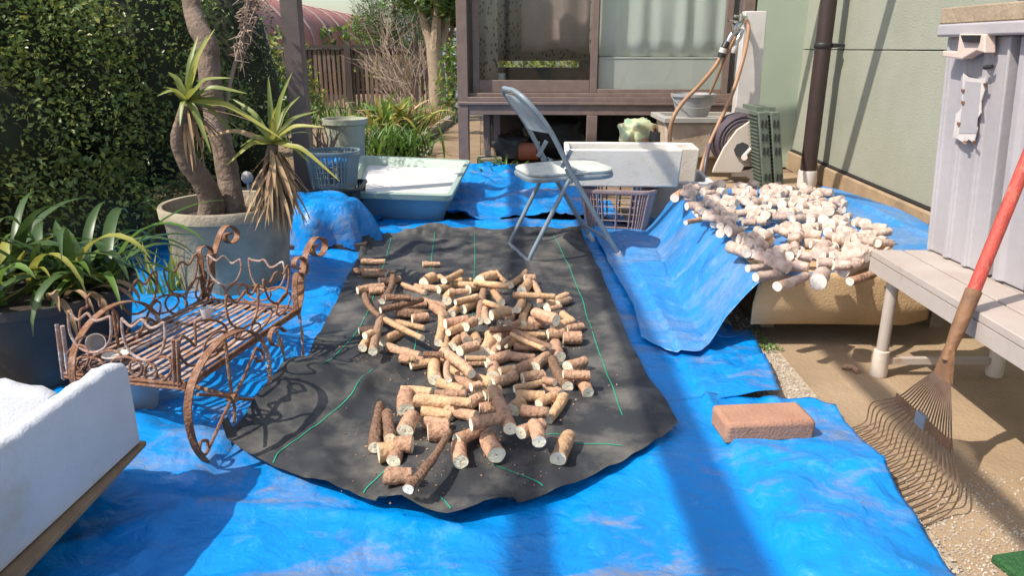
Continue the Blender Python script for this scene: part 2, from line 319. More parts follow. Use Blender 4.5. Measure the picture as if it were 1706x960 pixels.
        me.polygons.foreach_set('use_smooth', [smooth] * len(s.f))
        if smooth and ang: me.set_sharp_from_angle(angle=R(ang))
        me.update()
        o = bpy.data.objects.new(name, me); COL.objects.link(o)
        if parent is not None: o.parent = parent
        else: o.location = base
        WL[o.name] = base
        if bevel:
            b = o.modifiers.new('bevel', 'BEVEL'); b.width = bevel; b.segments = 2; b.limit_method = 'ANGLE'; b.angle_limit = R(35)
        if solid:
            b = o.modifiers.new('thickness', 'SOLIDIFY'); b.thickness = solid; b.offset = -1
        return o
WL = {}
def tag(o, label, cat, group=None, kind=None):
    if label: o['label'] = label
    if cat: o['category'] = cat
    if group: o['group'] = group
    if kind: o['kind'] = kind
    return o
def thing(name, loc, label, cat, group=None):
    o = bpy.data.objects.new(name, None); COL.objects.link(o); o.location = loc; o.empty_display_size = .1
    WL[o.name] = Vector(loc); return tag(o, label, cat, group)
def struct(o): o['kind'] = 'structure'; return o
def lerp(a, b, t): return a + (b - a) * t
def smooth_path(pts, n=6, closed=False):             # Catmull-Rom
    pts = [Vector(p) for p in pts]; N = len(pts); out = []
    for i in range(N if closed else N - 1):
        p0 = pts[(i - 1) % N] if (i or closed) else pts[0]; p1 = pts[i]; p2 = pts[(i + 1) % N]; p3 = pts[(i + 2) % N] if (i + 2 < N or closed) else pts[-1]
        for k in range(n):
            t = k / n; out.append(.5 * ((2 * p1) + (p2 - p0) * t + (2 * p0 - 5 * p1 + 4 * p2 - p3) * t * t + (3 * p1 - p0 - 3 * p2 + p3) * t ** 3))
    if not closed: out.append(pts[-1])
    return out
def polyat(pl, t):
    ls = [(pl[i + 1] - pl[i]).length for i in range(len(pl) - 1)]; T = sum(ls) * t
    for i, L in enumerate(ls):
        if T <= L or i == len(ls) - 1: return pl[i].lerp(pl[i + 1], min(1, T / L) if L else 0)
        T -= L
def coons(mb, Lp, Rp, Bp, Fp, nu, nv, zf, mi=0):
    V = []
    for j in range(nv + 1):
        v = j / nv; l = polyat(Lp, v); r = polyat(Rp, v)
        for i in range(nu + 1):
            u = i / nu; b = polyat(Bp, u); f = polyat(Fp, u)
            p = l.lerp(r, u) + b.lerp(f, v) - (Bp[0].lerp(Bp[-1], u)).lerp(Fp[0].lerp(Fp[-1], u), v)
            V.append(Vector((p.x, p.y, zf(p.x, p.y, u, v))))
    Fc = [(j * (nu + 1) + i, (j + 1) * (nu + 1) + i, (j + 1) * (nu + 1) + i + 1, j * (nu + 1) + i + 1) for j in range(nv) for i in range(nu)]
    mb.add(V, Fc, mi)
def N2(x, y, s, o=0): return noise.noise(Vector((x * s + o, y * s - o, o * .37)))
def gs(x, y, cx, cy, sx, sy): return math.exp(-((x - cx) / sx) ** 2 - ((y - cy) / sy) ** 2)
# ============================================================= THE SETTING
random.seed(7)
mb = MB(); mb.add([(-120, -40, 0), (120, -40, 0), (120, 200, 0), (-120, 200, 0)], [(0, 1, 2, 3)])
struct(mb.build('ground', 'soil', smooth=False))
# concrete pad along the right-hand wall
mb = MB(); a = G(1375, 697); x0 = .885
mb.hexa([(x0, .3, .001), (2.45, .3, .001), (2.5, 6.2, .001), (x0 + .1, 6.2, .001)], [(x0, .3, .008), (2.45, .3, .008), (2.5, 6.2, .008), (x0 + .1, 6.2, .008)])
struct(mb.build('concrete_pad', 'concrete', smooth=False))
# bed of gravel beside the pad, with loose chippings
mb = MB(); mb.hexa([(.70, .3, .001), (.884, .3, .001), (.97, 4, .001), (.70, 4, .001)], [(.70, .3, .005), (.884, .3, .005), (.97, 4, .005), (.70, 4, .005)])
tag(mb.build('gravel_bed', 'gravelbed', smooth=False), 'strip of pale gravel between the blue tarp and the concrete pad', 'gravel bed', kind='structure')
mb = MB()
def pebble(p, r):
    vs = []; a0 = random.random() * 6
    for z, q in ((0, .8), (.5, 1), (1, .5)):
        for k in range(5):
            a = a0 + k * 1.257; vs.append(Vector(p) + Vector((math.cos(a) * r * q, math.sin(a) * r * q * .8, z * r * 1.1)))
    fs = [(i * 5 + k, i * 5 + (k + 1) % 5, (i + 1) * 5 + (k + 1) % 5, (i + 1) * 5 + k) for i in range(2) for k in range(5)] + [(10, 11, 12, 13, 14)]
    mb.add(vs, fs)
for i in range(2600):
    y = random.uniform(.9, 3.3); x = random.uniform(.70, .89) + (0 if random.random() < .85 else random.random() ** 2 * .1)
    pebble((x, y, .004), random.uniform(.0025, .006))
for i in range(1700):                                 # scattered over the pad in the near corner
    cx, cy, sx, sy = random.choice([(1.13, 1.50, .12, .05), (1.05, 1.32, .09, .05), (.98, 1.22, .05, .06), (1.2, 1.36, .1, .04), (.9, 1.35, .05, .08), (1.25, 1.25, .1, .08)])
    pebble((random.gauss(cx, sx), random.gauss(cy, sy), .008), random.uniform(.0012, .0038))
tag(mb.build('gravel', 'gravel', smooth=False), 'loose pale gravel chippings beside and on the concrete pad', 'gravel', kind='stuff')
# trodden garden path and its edging stones
mb = MB(); pl = [G(700, 275), G(716, 238), G(770, 196), G(765, 188), G(800, 188), G(800, 278)]
mb.add([(p.x, p.y, .006) for p in pl], [(5, 4, 3, 2, 1, 0)]);
mb.add([(p.x, p.y, .006) for p in (G(690, 284), G(700, 274), G(800, 277), G(1010, 288))], [(3, 2, 1, 0)])
M['path'] = mat('trodden_earth', (.27, .19, .11), (.22, .15, .09), 4, .95, .6, 50)
struct(mb.build('path', 'path', smooth=False))

# ---- facade axes of the house
FY = Vector((1, -.052, 0)).normalized(); FN = Vector((-.052, -1, 0)).normalized(); H0 = Vector((-.36, 6.6, 0)); RZ = -.052
def hx(px, z=.6, py=None, off=0):
    r = ray(px, 140 if py is None else py); p0 = H0 - FN * off; s = (p0 - O).dot(FN) / r.dot(FN); return (O + r * s - H0).dot(FY)
def hp(u, z, off=0): p = H0 + FY * u - FN * off; return Vector((p.x, p.y, z))
def hbox(mb, u0, u1, z0, z1, o0, o1, mi=0):
    mb.box(hp((u0 + u1) / 2, (z0 + z1) / 2, (o0 + o1) / 2), (u1 - u0, abs(o1 - o0), z1 - z0), RZ, mi)
ul, um, ur = hx(803), hx(988), hx(1210)
house = thing('sunroom', hp(0, 0, 0), 'brown aluminium sunroom raised on short posts with sliding glass doors', 'sunroom')
mb = MB(); hbox(mb, -.10, ur + .18, .45, .535, -.02, .05); hbox(mb, -.10, ur + .18, .535, .56, -.04, .05); mb.build('floor_beam', 'brownmetal', house, bevel=.004)
mb = MB(); hbox(mb, -.02, ur + .1, .562, .60, -.03, .12); hbox(mb, -.02, ur + .1, .602, .632, .01, .03); mb.build('door_track', 'brownmetal', house, bevel=.003)
for u in (-.06, um, ur + .13):
    mb = MB(); hbox(mb, u - .045, u + .045, 0, 2.35 if u != um else .448, -.03, .055); mb.build('post', 'brownmetal', house, bevel=.004)
for u in (hx(800) + .03, hx(812) + .06):
    mb = MB(); hbox(mb, u - .03, u + .03, 0, .448, .25, .31); mb.build('post', 'brownmetal', house, bevel=.004)
def sash(u0, u1, z0, zb, off, nm='sliding_door'):
    mb = MB(); e = .055
    hbox(mb, u0, u0 + e, z0, 2.1, off, off + .03); hbox(mb, u1 - e, u1, z0, 2.1, off, off + .03)
    hbox(mb, u0 + e, u1 - e, z0, zb, off + .002, off + .028); hbox(mb, u0 + e, u1 - e, 2.04, 2.1, off + .002, off + .028)
    d = mb.build(nm, 'brownmetal', house, bevel=.003)
    mb = MB(); hbox(mb, u0 + e - .004, u1 - e + .004, zb - .004, 2.044, off + .012, off + .017)
    mb.build('pane', 'glass', d, smooth=False); return d
sash(.02, um + .03, .632, .735, .075)
sash(um - .02, ur + .02, .632, .665, .035)
mb = MB(); hbox(mb, -.1, ur + .18, 2.1, 2.45, -.02, .06); mb.build('header', 'brownmetal', house)
mb = MB(); hbox(mb, -.10, ur + .18, .50, .598, .125, 2.3); mb.build('floor', 'interior', house)
mb = MB(); hbox(mb, -.12, ur + .2, 2.455, 2.5, .9, 2.35); mb.build('roof', 'greywall', house)
mb = MB(); hbox(mb, -.12, ur + .2, 2.46, 2.468, 0, .89); mb.build('added_clear_roof', 'glass', house, smooth=False)  # unseen clear strip, added so daylight from above reaches the curtain
mb = MB(); hbox(mb, 1.0, ur + .1, .60, 2.4, 2.2, 2.28); hbox(mb, -.1, 1.0, .60, .79, 2.2, 2.28); hbox(mb, -.1, 1.0, 1.25, 2.4, 2.2, 2.28)
hbox(mb, ur + .1, ur + .18, .6, 2.4, .13, 2.3); hbox(mb, -.10, -.04, .6, 2.4, .13, 2.3)
mb.build('wall', 'interior', house)
mb = MB(); hbox(mb, .02, ur + .18, .0, .45, 1.3, 1.4); mb.build('dark_void_panel', 'black', house)  # black panel: darkness of the void under the floor put into its colour
# curtains
def curtain(name, u0, u1, z0, z1, off, amp, per, m, seed, lab):
    mb = MB(); n = int((u1 - u0) / .012); V = []
    for j in range(9):
        z = lerp(z0, z1, j / 8)
        for i in range(n + 1):
            u = lerp(u0, u1, i / n); o = off + amp * (.7 + .8 * noise.noise(Vector((u * 4, seed, 9)))) * math.sin(u * per + 4.0 * noise.noise(Vector((u * 3, seed, 0)))) * (1.15 - .3 * j / 8) + .01 * noise.noise(Vector((u * 9, z * 2, seed)))
            V.append(hp(u, z + (.012 * noise.noise(Vector((u * 5, seed, 3))) if j == 0 else 0), o))
    mb.add(V, [(j * (n + 1) + i, j * (n + 1) + i + 1, (j + 1) * (n + 1) + i + 1, (j + 1) * (n + 1) + i) for j in range(8) for i in range(n)])
    tag(mb.build(name, m, solid=.0015), lab, 'curtain')
curtain('curtain', um + .05, ur - .02, .93, 2.08, .15, .016, 34, 'curtain', 1, 'white curtain hanging in soft folds behind the right glass door')
curtain('curtain', .03, .22, .70, 2.08, .30, .03, 40, 'leafprint', 2, 'narrow strip of leaf print curtain beside the dark corner post')
curtain('curtain', .16, um + .1, .88, 2.08, 1.1, .02, 26, 'leafprint', 5, 'wide dim curtain with dark leaf print at the back of the room')
mb = MB(); hbox(mb, um + .05, ur - .02, .602, .91, .115, .14); hbox(mb, um + .05, ur - .02, .91, .925, .11, .155)  # panel added behind the glass in place of a grey reflection
tag(mb.build('reflection_panel', 'grey_reflection', bevel=.004), 'plain grey low cabinet below the white curtain', 'cabinet')
mb = MB(); hbox(mb, .09, .27, .602, .78, .35, .6); tag(mb.build('storage_box', 'foam', bevel=.008), 'small white box on the room floor behind the left glass door', 'box')
mb = MB(); M['pinkcloth'] = mat('mauve_cloth', (.34, .24, .23), (.28, .2, .19), 6, .9)
V = []
for j in range(11):
    for i in range(15):
        V.append(hp(lerp(.42, um - .02, i / 14), lerp(.98, 1.9, j / 10) - .02 * math.sin(i * .6), .5 + .02 * math.sin(i * 1.1 + j * .2)))
mb.add(V, [(j * 15 + i, j * 15 + i + 1, (j + 1) * 15 + i + 1, (j + 1) * 15 + i) for j in range(10) for i in range(14)])
tag(mb.build('towel', 'pinkcloth', solid=.003), 'mauve towel hanging indoors beside the sliding door edge', 'towel')

# ---- green side wall of the house
WD = Vector((.052, 1, 0)).normalized(); WN = Vector((-1, .052, 0)).normalized()
def wp(y, z, off=0):                                   # off: towards the yard
    p = Vector((2.28 + .052 * (y - 3.97), y, z)) + WN * off; return p
def wbox(mb, y0, y1, z0, z1, o0, o1, mi=0):
    mb.hexa([wp(y0, z0, o1), wp(y0, z0, o0), wp(y1, z0, o0), wp(y1, z0, o1)], [wp(y0, z1, o1), wp(y0, z1, o0), wp(y1, z1, o0), wp(y1, z1, o1)], mi)
hw = thing('house_wall', wp(4, 0), 'sage green siding wall of the house on a mortar footing', 'house wall')
zg = 1.0 - .013
mb = MB()
for z0, z1 in ((.175, zg - .003), (zg + .003, 1.9), (1.91, 3.2)):
    for k in range(2):
        wbox(mb, .2 + k * 3.105, 3.3 + k * 3.2 + (.25 if k else 0), z0, z1, -.02, .012)
mb.build('siding', 'wallgreen', hw, bevel=.003)
mb = MB(); wbox(mb, .2, 6.75, .16, 3.2, -.12, -.021); mb.build('wall_core', 'joint', hw)
mb = MB(); wbox(mb, .2, 6.75, .165, .173, -.02, .03); mb.build('drip_strip', 'dark', hw)
mb = MB(); wbox(mb, .2, 6.7, 0, .158, -.1, .045); mb.build('footing', 'footing', hw, bevel=.012)
mb = MB(); hbox(mb, ur + .19, 2.86, .02, 2.4, -.03, .1); mb.build('corner_panel', mat('pale_mint_panel', (.36, .42, .33), (.33, .385, .30), 3, .7), hw)
mb = MB(); wbox(mb, .2, 6.75, 3.21, 3.3, -.3, .04); mb.build('roof', 'greywall', hw)
# drainpipe
pb = G(1343, 309, .02); 
dp = thing('drainpipe', (pb.x, pb.y, .008), 'dark brown round drainpipe clamped to the green wall', 'drainpipe')
mb = MB(); mb.tube([(pb.x, pb.y, .13), (pb.x, pb.y, 3.1)], .056, 24); mb.build('pipe', 'pipe', dp)
mb = MB(); mb.lathe((pb.x, pb.y, .008), [(.068, 0), (.068, .11), (.064, .125), (.057, .126)], 24); mb.build('socket', 'pvc', dp)
mb = MB(); zc = F(1372, 80, pb.y).z; mb.lathe((pb.x, pb.y, zc), [(.06, 0), (.063, .004), (.063, .032), (.06, .036)], 24); mb.box((pb.x + .10, pb.y, zc + .018), (.11, .02, .02)); mb.box((pb.x + .062, pb.y - .03, zc + .018), (.03, .05, .03)); mb.build('bracket', 'dark', dp)

# ---- pergola post in the middle distance, and the frame above the yard that it carries
pp = F(509, 290, 4.4)
pg = thing('pergola', (pp.x, pp.y, 0), 'dark brown metal pergola post standing beyond the potted yucca', 'pergola')
mb = MB(); mb.box((pp.x, pp.y, 1.29), (.10, .10, 2.58)); mb.build('post', 'postmetal', pg, bevel=.004)
for yy in (4.4, -3.9):
    mb = MB(); mb.box((.05, yy, 2.66), (4.4, .08, .14)); mb.build('beam', 'postmetal', pg)
for xx, wd in ((-1.94, .05), (-1.54, .10), (-.89, .05)):
    mb = MB(); mb.box((xx, .8, 2.78), (wd, 9.8, .06)); mb.build('rafter', 'postmetal', pg)
for yy in (-1.9, 2.95, 5.6):
    mb = MB(); mb.box((.05, yy, 2.86), (4.2, .10 if yy > 4 else .06, .06)); mb.build('cross_bar', 'postmetal', pg)
mb = MB(); mb.box((pp.x, -3.9, 1.29), (.10, .10, 2.58)); mb.build('post', 'postmetal', pg)

# ---- garden beyond: slatted fence, red sheeted hoop house, far house
fy = 13.1
fl, fr = F(478, 180, fy).x, F(768, 180, fy).x
ft = thing('slat_fence', (fl, fy, 0), 'weathered brown fence of upright slats between dark posts', 'fence')
mb = MB(); x = fl
while x < fr:
    mb.box((x, fy, .50 + random.uniform(-.012, .012)), (random.uniform(.042, .055), .018, .96), random.uniform(-.05, .05), 0, 1, 0, random.uniform(-.012, .012)); x += .078
mb.build('slat_panel', 'fence', ft)
for z in (.28, .92):
    mb = MB(); mb.box(((fl + fr) / 2, fy + .03, z), (fr - fl, .03, .06)); mb.build('rail', 'fence_dark', ft)
mb = MB(); mb.box(((fl + fr) / 2, fy - .01, 1.02), (fr - fl, .07, .06)); mb.build('cap_rail', 'fence_dark', ft)
for px in (500, 583, 694, 762):
    mb = MB(); mb.box((F(px, 150, fy - .06).x, fy - .06, .55), (.10, .08, 1.1)); mb.build('post', 'fence_dark', ft)
# hoop house
h0 = Vector((-5.75, 9.5, 0)); h1 = Vector((-5.55, 27.0, 0)); hd = (h1 - h0); hl = hd.length; hd.normalize(); hn = Vector((hd.y, -hd.x, 0))
gh = thing('hoop_house', (h0.x, h0.y, 0), 'rounded shed roof of faded red sheeting on pale hoops behind the slatted fence', 'hoop house')
def harc(s, a, r=1.0): 
    p = h0 + hd * s; return p + hn * (math.cos(a) * 1.25 * r) + Vector((0, 0, 1.02 + math.sin(a) * 1.05 * r))
mb = MB(); V = []; ns, na = 36, 18
for i in range(ns + 1):
    for k in range(na + 1): V.append(harc(hl * i / ns, math.pi * k / na, 1 - .008 * abs(math.sin(i * math.pi / 4))))
mb.add(V, [(i * (na + 1) + k, (i + 1) * (na + 1) + k, (i + 1) * (na + 1) + k + 1, i * (na + 1) + k + 1) for i in range(ns) for k in range(na)])
for s_ in (0, hl): mb.add([harc(s_, math.pi * k / na, .99) for k in range(na + 1)], [tuple(range(na + 1))])
mb.build('roof_sheet', 'vinyl_red', gh, ang=60)
for i in range(12):
    mb = MB(); mb.tube([harc(hl * i / 11, math.pi * k / 16, 1.012) for k in range(17)], .022, 6); mb.build('hoop', 'paleframe', gh)
mb = MB(); mb.box(h0 + hd * hl / 2 + hn * 1.26 + Vector((0, 0, 1.0)), (hl, .05, .07), math.atan2(hd.y, hd.x)); mb.build('eave_rail', 'paleframe', gh)
mb = MB(); mb.box(h0 + hd * hl / 2 + Vector((0, 0, .49)), (hl, 2.4, .97), math.atan2(hd.y, hd.x)); mb.build('lower_wall', 'fence_dark', gh)
# a far house with pale wall over the fence
fh = thing('far_house', (1, 24, 0), 'distant house with pale upper wall glimpsed behind the garden trees', 'house')
mb = MB(); mb.box((1.2, 25, 1.5), (9, 5, 3)); mb.build('wall', 'greywall', fh)
mb = MB(); mb.hexa([(-3.7, 22, 3), (6.1, 22, 3), (6.1, 28, 3), (-3.7, 28, 3)], [(-3.7, 24.8, 4.6), (6.1, 24.8, 4.6), (6.1, 25.2, 4.6), (-3.7, 25.2, 4.6)]); mb.build('roof', 'joint', fh)
for wx in (-2.2, .2, 2.6):
    mb = MB(); mb.box((wx, 22.48, 1.7), (1.2, .06, 1.0)); f = mb.build('window', 'brownmetal', fh); 
    mb = MB(); mb.box((wx, 22.44, 1.7), (1.05, .02, .86)); mb.build('pane', 'dark', f)
q = F(748, 110, 12.6)
mb = MB()
mb.box((q.x, q.y, .62), (.42, .3, 1.24)); mb.box((q.x, q.y, 1.27), (.46, .34, .05)); mb.box((q.x, q.y - .16, .9), (.3, .02, .02))
tag(mb.build('garden_locker', mat('pale_blue_panel', (.42, .50, .56), rough=.5), bevel=.01), 'pale blue upright locker between the two garden trees', 'locker')

# ---- foliage
def leafcloud(mb, n, inside, box, L, W, mi=(0,), jitter=1.0, up=.35):
    (x0, x1), (y0, y1), (z0, z1) = box; c = 0; tries = 0
    while c < n and tries < n * 40:
        tries += 1
        p = Vector((random.uniform(x0, x1), random.uniform(y0, y1), random.uniform(z0, z1)))
        if not inside(p): continue
        d = Vector((random.gauss(0, 1), random.gauss(0, 1), random.gauss(up, .8)))
        l = L * random.uniform(.45, 1.45)
        mb.leaf(p, d, l, l * W, Vector((random.gauss(0, .7), random.gauss(0, .7), 1)), random.choice(mi)); c += 1
def ell(p, c, r):
    return math.sqrt(((p.x - c[0]) / r[0]) ** 2 + ((p.y - c[1]) / r[1]) ** 2 + ((p.z - c[2]) / r[2]) ** 2)
def shell(c, r, lo, sd, amp=.16, fr=2.6):
    def f(p):
        d = ell(p, c, r) + amp * noise.noise(p * fr + Vector((sd, 0, 0))) + .07 * noise.noise(p * fr * 3.1)
        return lo < d < 1
    return f
def blobmesh(mb, c, r, k=.8, n=20, sd=0, mi=0):
    V = []
    for i in range(n + 1):
        th = math.pi * i / n
        for j in range(2 * n):
            ph = math.pi * j / n; d = Vector((math.sin(th) * math.cos(ph), math.sin(th) * math.sin(ph), math.cos(th)))
            s_ = k * (1 + .16 * noise.noise(d * 2.5 + Vector((sd, 0, 0)))); V.append(Vector(c) + Vector((d.x * r[0], d.y * r[1], d.z * r[2])) * s_)
    mb.add(V, [(i * 2 * n + j, i * 2 * n + (j + 1) % (2 * n), (i + 1) * 2 * n + (j + 1) % (2 * n), (i + 1) * 2 * n + j) for i in range(n) for j in range(2 * n)], mi)
def bush(name, label, cat, loc, ells, n, L, W, mats, core=.74, group=None, stems=None, seed=0, lo=.74, amp=.16, fr=2.6):
    random.seed(seed); t = thing(name, loc, label, cat, group)
    mb = MB()
    for k, (c, r) in enumerate(ells):
        vol = r[0] * r[1] * r[2]; tot = sum(e[1][0] * e[1][1] * e[1][2] for e in ells)
        bx = tuple((c[i] - r[i] * 1.15, c[i] + r[i] * 1.15) for i in range(3)); bx = (bx[0], bx[1], (max(.03, bx[2][0]), bx[2][1]))
        leafcloud(mb, int(n * vol / tot), shell(c, r, lo, seed + k, amp, fr), bx, L, W, tuple(range(len(mats))) + (0,))
    mb.build('foliage', list(mats), t, smooth=False)
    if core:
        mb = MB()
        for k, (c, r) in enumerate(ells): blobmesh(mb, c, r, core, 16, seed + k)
        mb.build('dark_inner_core', 'hedge_core', t)  # solid dark core, added to block light between the leaves
    if stems:
        mb = MB()
        for a, b, r in stems:
            a, b = Vector(a), Vector(b); mid = a.lerp(b, .5) + Vector((random.gauss(0, .04), random.gauss(0, .04), 0))
            mb.tube(smooth_path([a, mid, b], 5), r, 7)
        mb.build('stem', 'bark', t)
    return t
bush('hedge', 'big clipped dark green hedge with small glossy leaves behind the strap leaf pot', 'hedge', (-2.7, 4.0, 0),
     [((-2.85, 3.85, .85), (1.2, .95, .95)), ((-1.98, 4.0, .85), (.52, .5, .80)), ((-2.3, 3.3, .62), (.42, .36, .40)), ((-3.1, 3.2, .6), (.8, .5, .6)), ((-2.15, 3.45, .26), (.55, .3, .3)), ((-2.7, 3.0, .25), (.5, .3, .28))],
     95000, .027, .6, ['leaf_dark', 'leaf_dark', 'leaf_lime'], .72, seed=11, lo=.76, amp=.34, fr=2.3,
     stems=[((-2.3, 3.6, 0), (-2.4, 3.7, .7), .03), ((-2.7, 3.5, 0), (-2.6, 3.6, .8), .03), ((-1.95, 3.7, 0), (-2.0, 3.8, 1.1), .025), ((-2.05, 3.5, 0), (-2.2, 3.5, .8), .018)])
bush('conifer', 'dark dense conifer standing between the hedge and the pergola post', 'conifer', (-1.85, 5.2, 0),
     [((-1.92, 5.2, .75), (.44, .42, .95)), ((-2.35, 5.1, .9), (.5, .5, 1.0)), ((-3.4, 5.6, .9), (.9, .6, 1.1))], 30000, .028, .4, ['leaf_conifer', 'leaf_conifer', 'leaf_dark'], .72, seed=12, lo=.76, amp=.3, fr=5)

def spiky(name, label, cat, c, n, L, W, mats, seed, el=(.5, 1.4), droop=(.8, 2.0), spread=.08, group=None):
    random.seed(seed); mb = MB(); c = Vector(c)
    for i in range(n):
        a = random.uniform(0, 2 * math.pi); mb.strap(c + Vector((random.gauss(0, spread), random.gauss(0, spread), 0)), a, L * random.uniform(.6, 1.15), W * random.uniform(.7, 1.2), random.uniform(*el), random.uniform(*droop), random.randrange(len(mats)), 7, random.uniform(-.5, .5))
    return tag(mb.build(name, list(mats), loc=c), label, cat, group)
c = G(655, 232); spiky('garden_clump', 'tall yellow green strap leaf clump beside the path edging', 'garden plant', c, 150, .62, .042, ['leaf_bright', 'leaf_yellow', 'leaf_bright', 'leaf_dry'], 21, (.7, 1.45), (1.2, 2.6), .14)
c = G(660, 258); spiky('garden_clump', 'low bright green grassy clump behind the sea green tub', 'garden plant', c, 260, .36, .022, ['leaf_bright', 'leaf_bright', 'leaf_lily'], 22, (.7, 1.5), (.6, 1.8), .17)
c = G(700, 222); spiky('garden_clump', 'thin rusty orange grass tuft at the path edging', 'garden plant', c, 120, .45, .014, ['leaf_yellow', 'leaf_dry', 'leaf_bright'], 23, (1.0, 1.5), (.2, 1.0), .12)
c = G(745, 205); spiky('garden_clump', 'short green tuft at the far end of the path edging', 'garden plant', c, 60, .22, .012, ['leaf_bright', 'leaf_lily'], 24, (.8, 1.5), (.4, 1.2), .12)
c = G(560, 210); spiky('garden_clump', 'upright green clump at the foot of the slatted fence', 'garden plant', c, 110, .42, .02, ['leaf_lily', 'leaf_bright'], 25, (.8, 1.5), (.5, 1.5), .3)
c = G(640, 205); spiky('garden_clump', 'fine dark green tuft right of the short stump', 'garden plant', c, 120, .35, .014, ['leaf_lily', 'leaf_bright'], 26, (.9, 1.5), (.3, 1.0), .18)
c = G(838, 283); spiky('weed', 'small green weed growing at the edge of the tarp under the sunroom', 'weed', c, 60, .15, .016, ['leaf_bright', 'leaf_lily'], 27, (.3, 1.3), (.4, 1.4), .1)
bush('leafy_shrub', 'loose leafy shrub beside the pergola post before the fence', 'shrub', G(545, 232), [((G(540, 225).x, 7.3, .42), (.36, .3, .36))], 420, .10, .5, ['leaf_lily', 'leaf_bright'], 0, seed=31, lo=0, amp=.3)
bush('leafy_shrub', 'sunlit yellow green shrub between the conifer and the pergola post', 'shrub', F(490, 230, 7.5) * Vector((1, 1, 0)) if False else (F(488, 200, 7.4).x, 7.4, 0), [((F(488, 200, 7.4).x, 7.4, .6), (.3, .25, .55))], 900, .06, .5, ['leaf_lime', 'leaf_yellow', 'leaf_bright'], 0, seed=32, lo=0, amp=.3)
bush('leafy_shrub', 'bright green leafy shrub left of the sunroom post', 'shrub', (F(760, 150, 9.2).x, 9.2, 0), [((F(760, 150, 9.2).x, 9.2, .62), (.22, .2, .45)), ((F(757, 110, 9.2).x, 9.2, .9), (.12, .12, .25))], 600, .07, .55, ['leaf_bright', 'leaf_lily', 'leaf_lime'], 0, seed=33, lo=0, amp=.3)
random.seed(5)
# dried shrub with bare branches
db = G(692, 200); t = thing('dried_shrub', db, 'leafless dried shrub with a spray of pale bare branches before the fence', 'shrub')
mb = MB()
def branch(p, d, L, r, lv):
    pts = [p]; q = p.copy(); dd = d.copy()
    for i in range(5):
        dd = (dd + Vector((random.gauss(0, .16), random.gauss(0, .16), random.gauss(.03, .12)))).normalized(); q = q + dd * L / 5; pts.append(q.copy())
    mb.tube(pts, [r * (1 - .12 * i) for i in range(6)], 5)
    if lv:
        for k in range(3 if lv > 1 else 2):
            i = random.randint(2, 5); branch(pts[i], (dd + Vector((random.gauss(0, .5), random.gauss(0, .5), random.gauss(.1, .4)))).normalized(), L * .62, r * .55, lv - 1)
for i in range(28):
    a = random.gauss(math.pi * .85, .8); branch(db + Vector((random.gauss(0, .12), random.gauss(0, .1), 0)), Vector((math.cos(a) * random.uniform(.1, .8), math.sin(a) * .4, 1)).normalized(), random.uniform(.6, 1.15), .014, 2)
mb.build('branches', 'twig', t)
def tree(label, base, fork, r, crown, n, L, mats, seed, leafW=.5):
    random.seed(seed); base = Vector(base); t = thing('garden_tree', base, label, 'tree'); mb = MB()
    f = base + Vector((0, 0, fork)); mb.tube(smooth_path([base - Vector((0, 0, .02)), base.lerp(f, .5) + Vector((.03, 0, 0)), f], 4), [r * 1.15 - .2 * r * i / 8 for i in range(9)], 12)
    for k, (c, rr) in enumerate(crown):
        e = Vector(c) + Vector((0, 0, rr[2] * .3)); mb.tube(smooth_path([f - Vector((0, 0, .1)), f.lerp(e, .45) + Vector((random.gauss(0, .05), 0, .05)), e], 5), [r * .75 * (1 - .07 * i) for i in range(11)], 9)
    mb.build('trunk', 'bark_pale', t); mb = MB()
    for k, (c, rr) in enumerate(crown):
        leafcloud(mb, n // len(crown), shell(c, rr, 0, seed + k, .35, 3.2), tuple((c[i] - rr[i] * 1.2, c[i] + rr[i] * 1.2) for i in range(3)), L, leafW, tuple(range(len(mats))))
    mb.build('crown', list(mats), t, smooth=False)
tb = G(727, 203)
tree('pale trunked garden tree forking low beside the dried shrub', tb, .98, .115, [((tb.x - .30, tb.y + .2, 1.80), (.45, .4, .42)), ((tb.x + .08, tb.y - .1, 1.85), (.4, .4, .48)), ((tb.x + .25, tb.y + .3, 1.6), (.3, .3, .3))], 2600, .11, ['leaf_lily', 'leaf_dark', 'leaf_bright'], 41)
tb2 = G(750, 197)
tree('slimmer garden tree nearest the sunroom post with dense dark leaves', tb2, .85, .06, [((tb2.x - .02, tb2.y, 1.70), (.32, .3, .40)), ((tb2.x + .2, tb2.y, 1.8), (.45, .4, .45))], 2600, .12, ['leaf_dark', 'leaf_lily', 'leaf_bright'], 42)
tb3 = Vector((-2.1, 13.4, 0))
tree('feathery pine tree behind the end of the red hoop house', tb3, 1.0, .07, [((-2.0, 13.2, 1.9), (.75, .6, .6)), ((-1.6, 13.4, 1.3), (.45, .5, .6)), ((-2.3, 13.4, 1.3), (.4, .4, .5))], 7500, .13, ['leaf_bright', 'leaf_lily', 'leaf_conifer'], 43, .08)
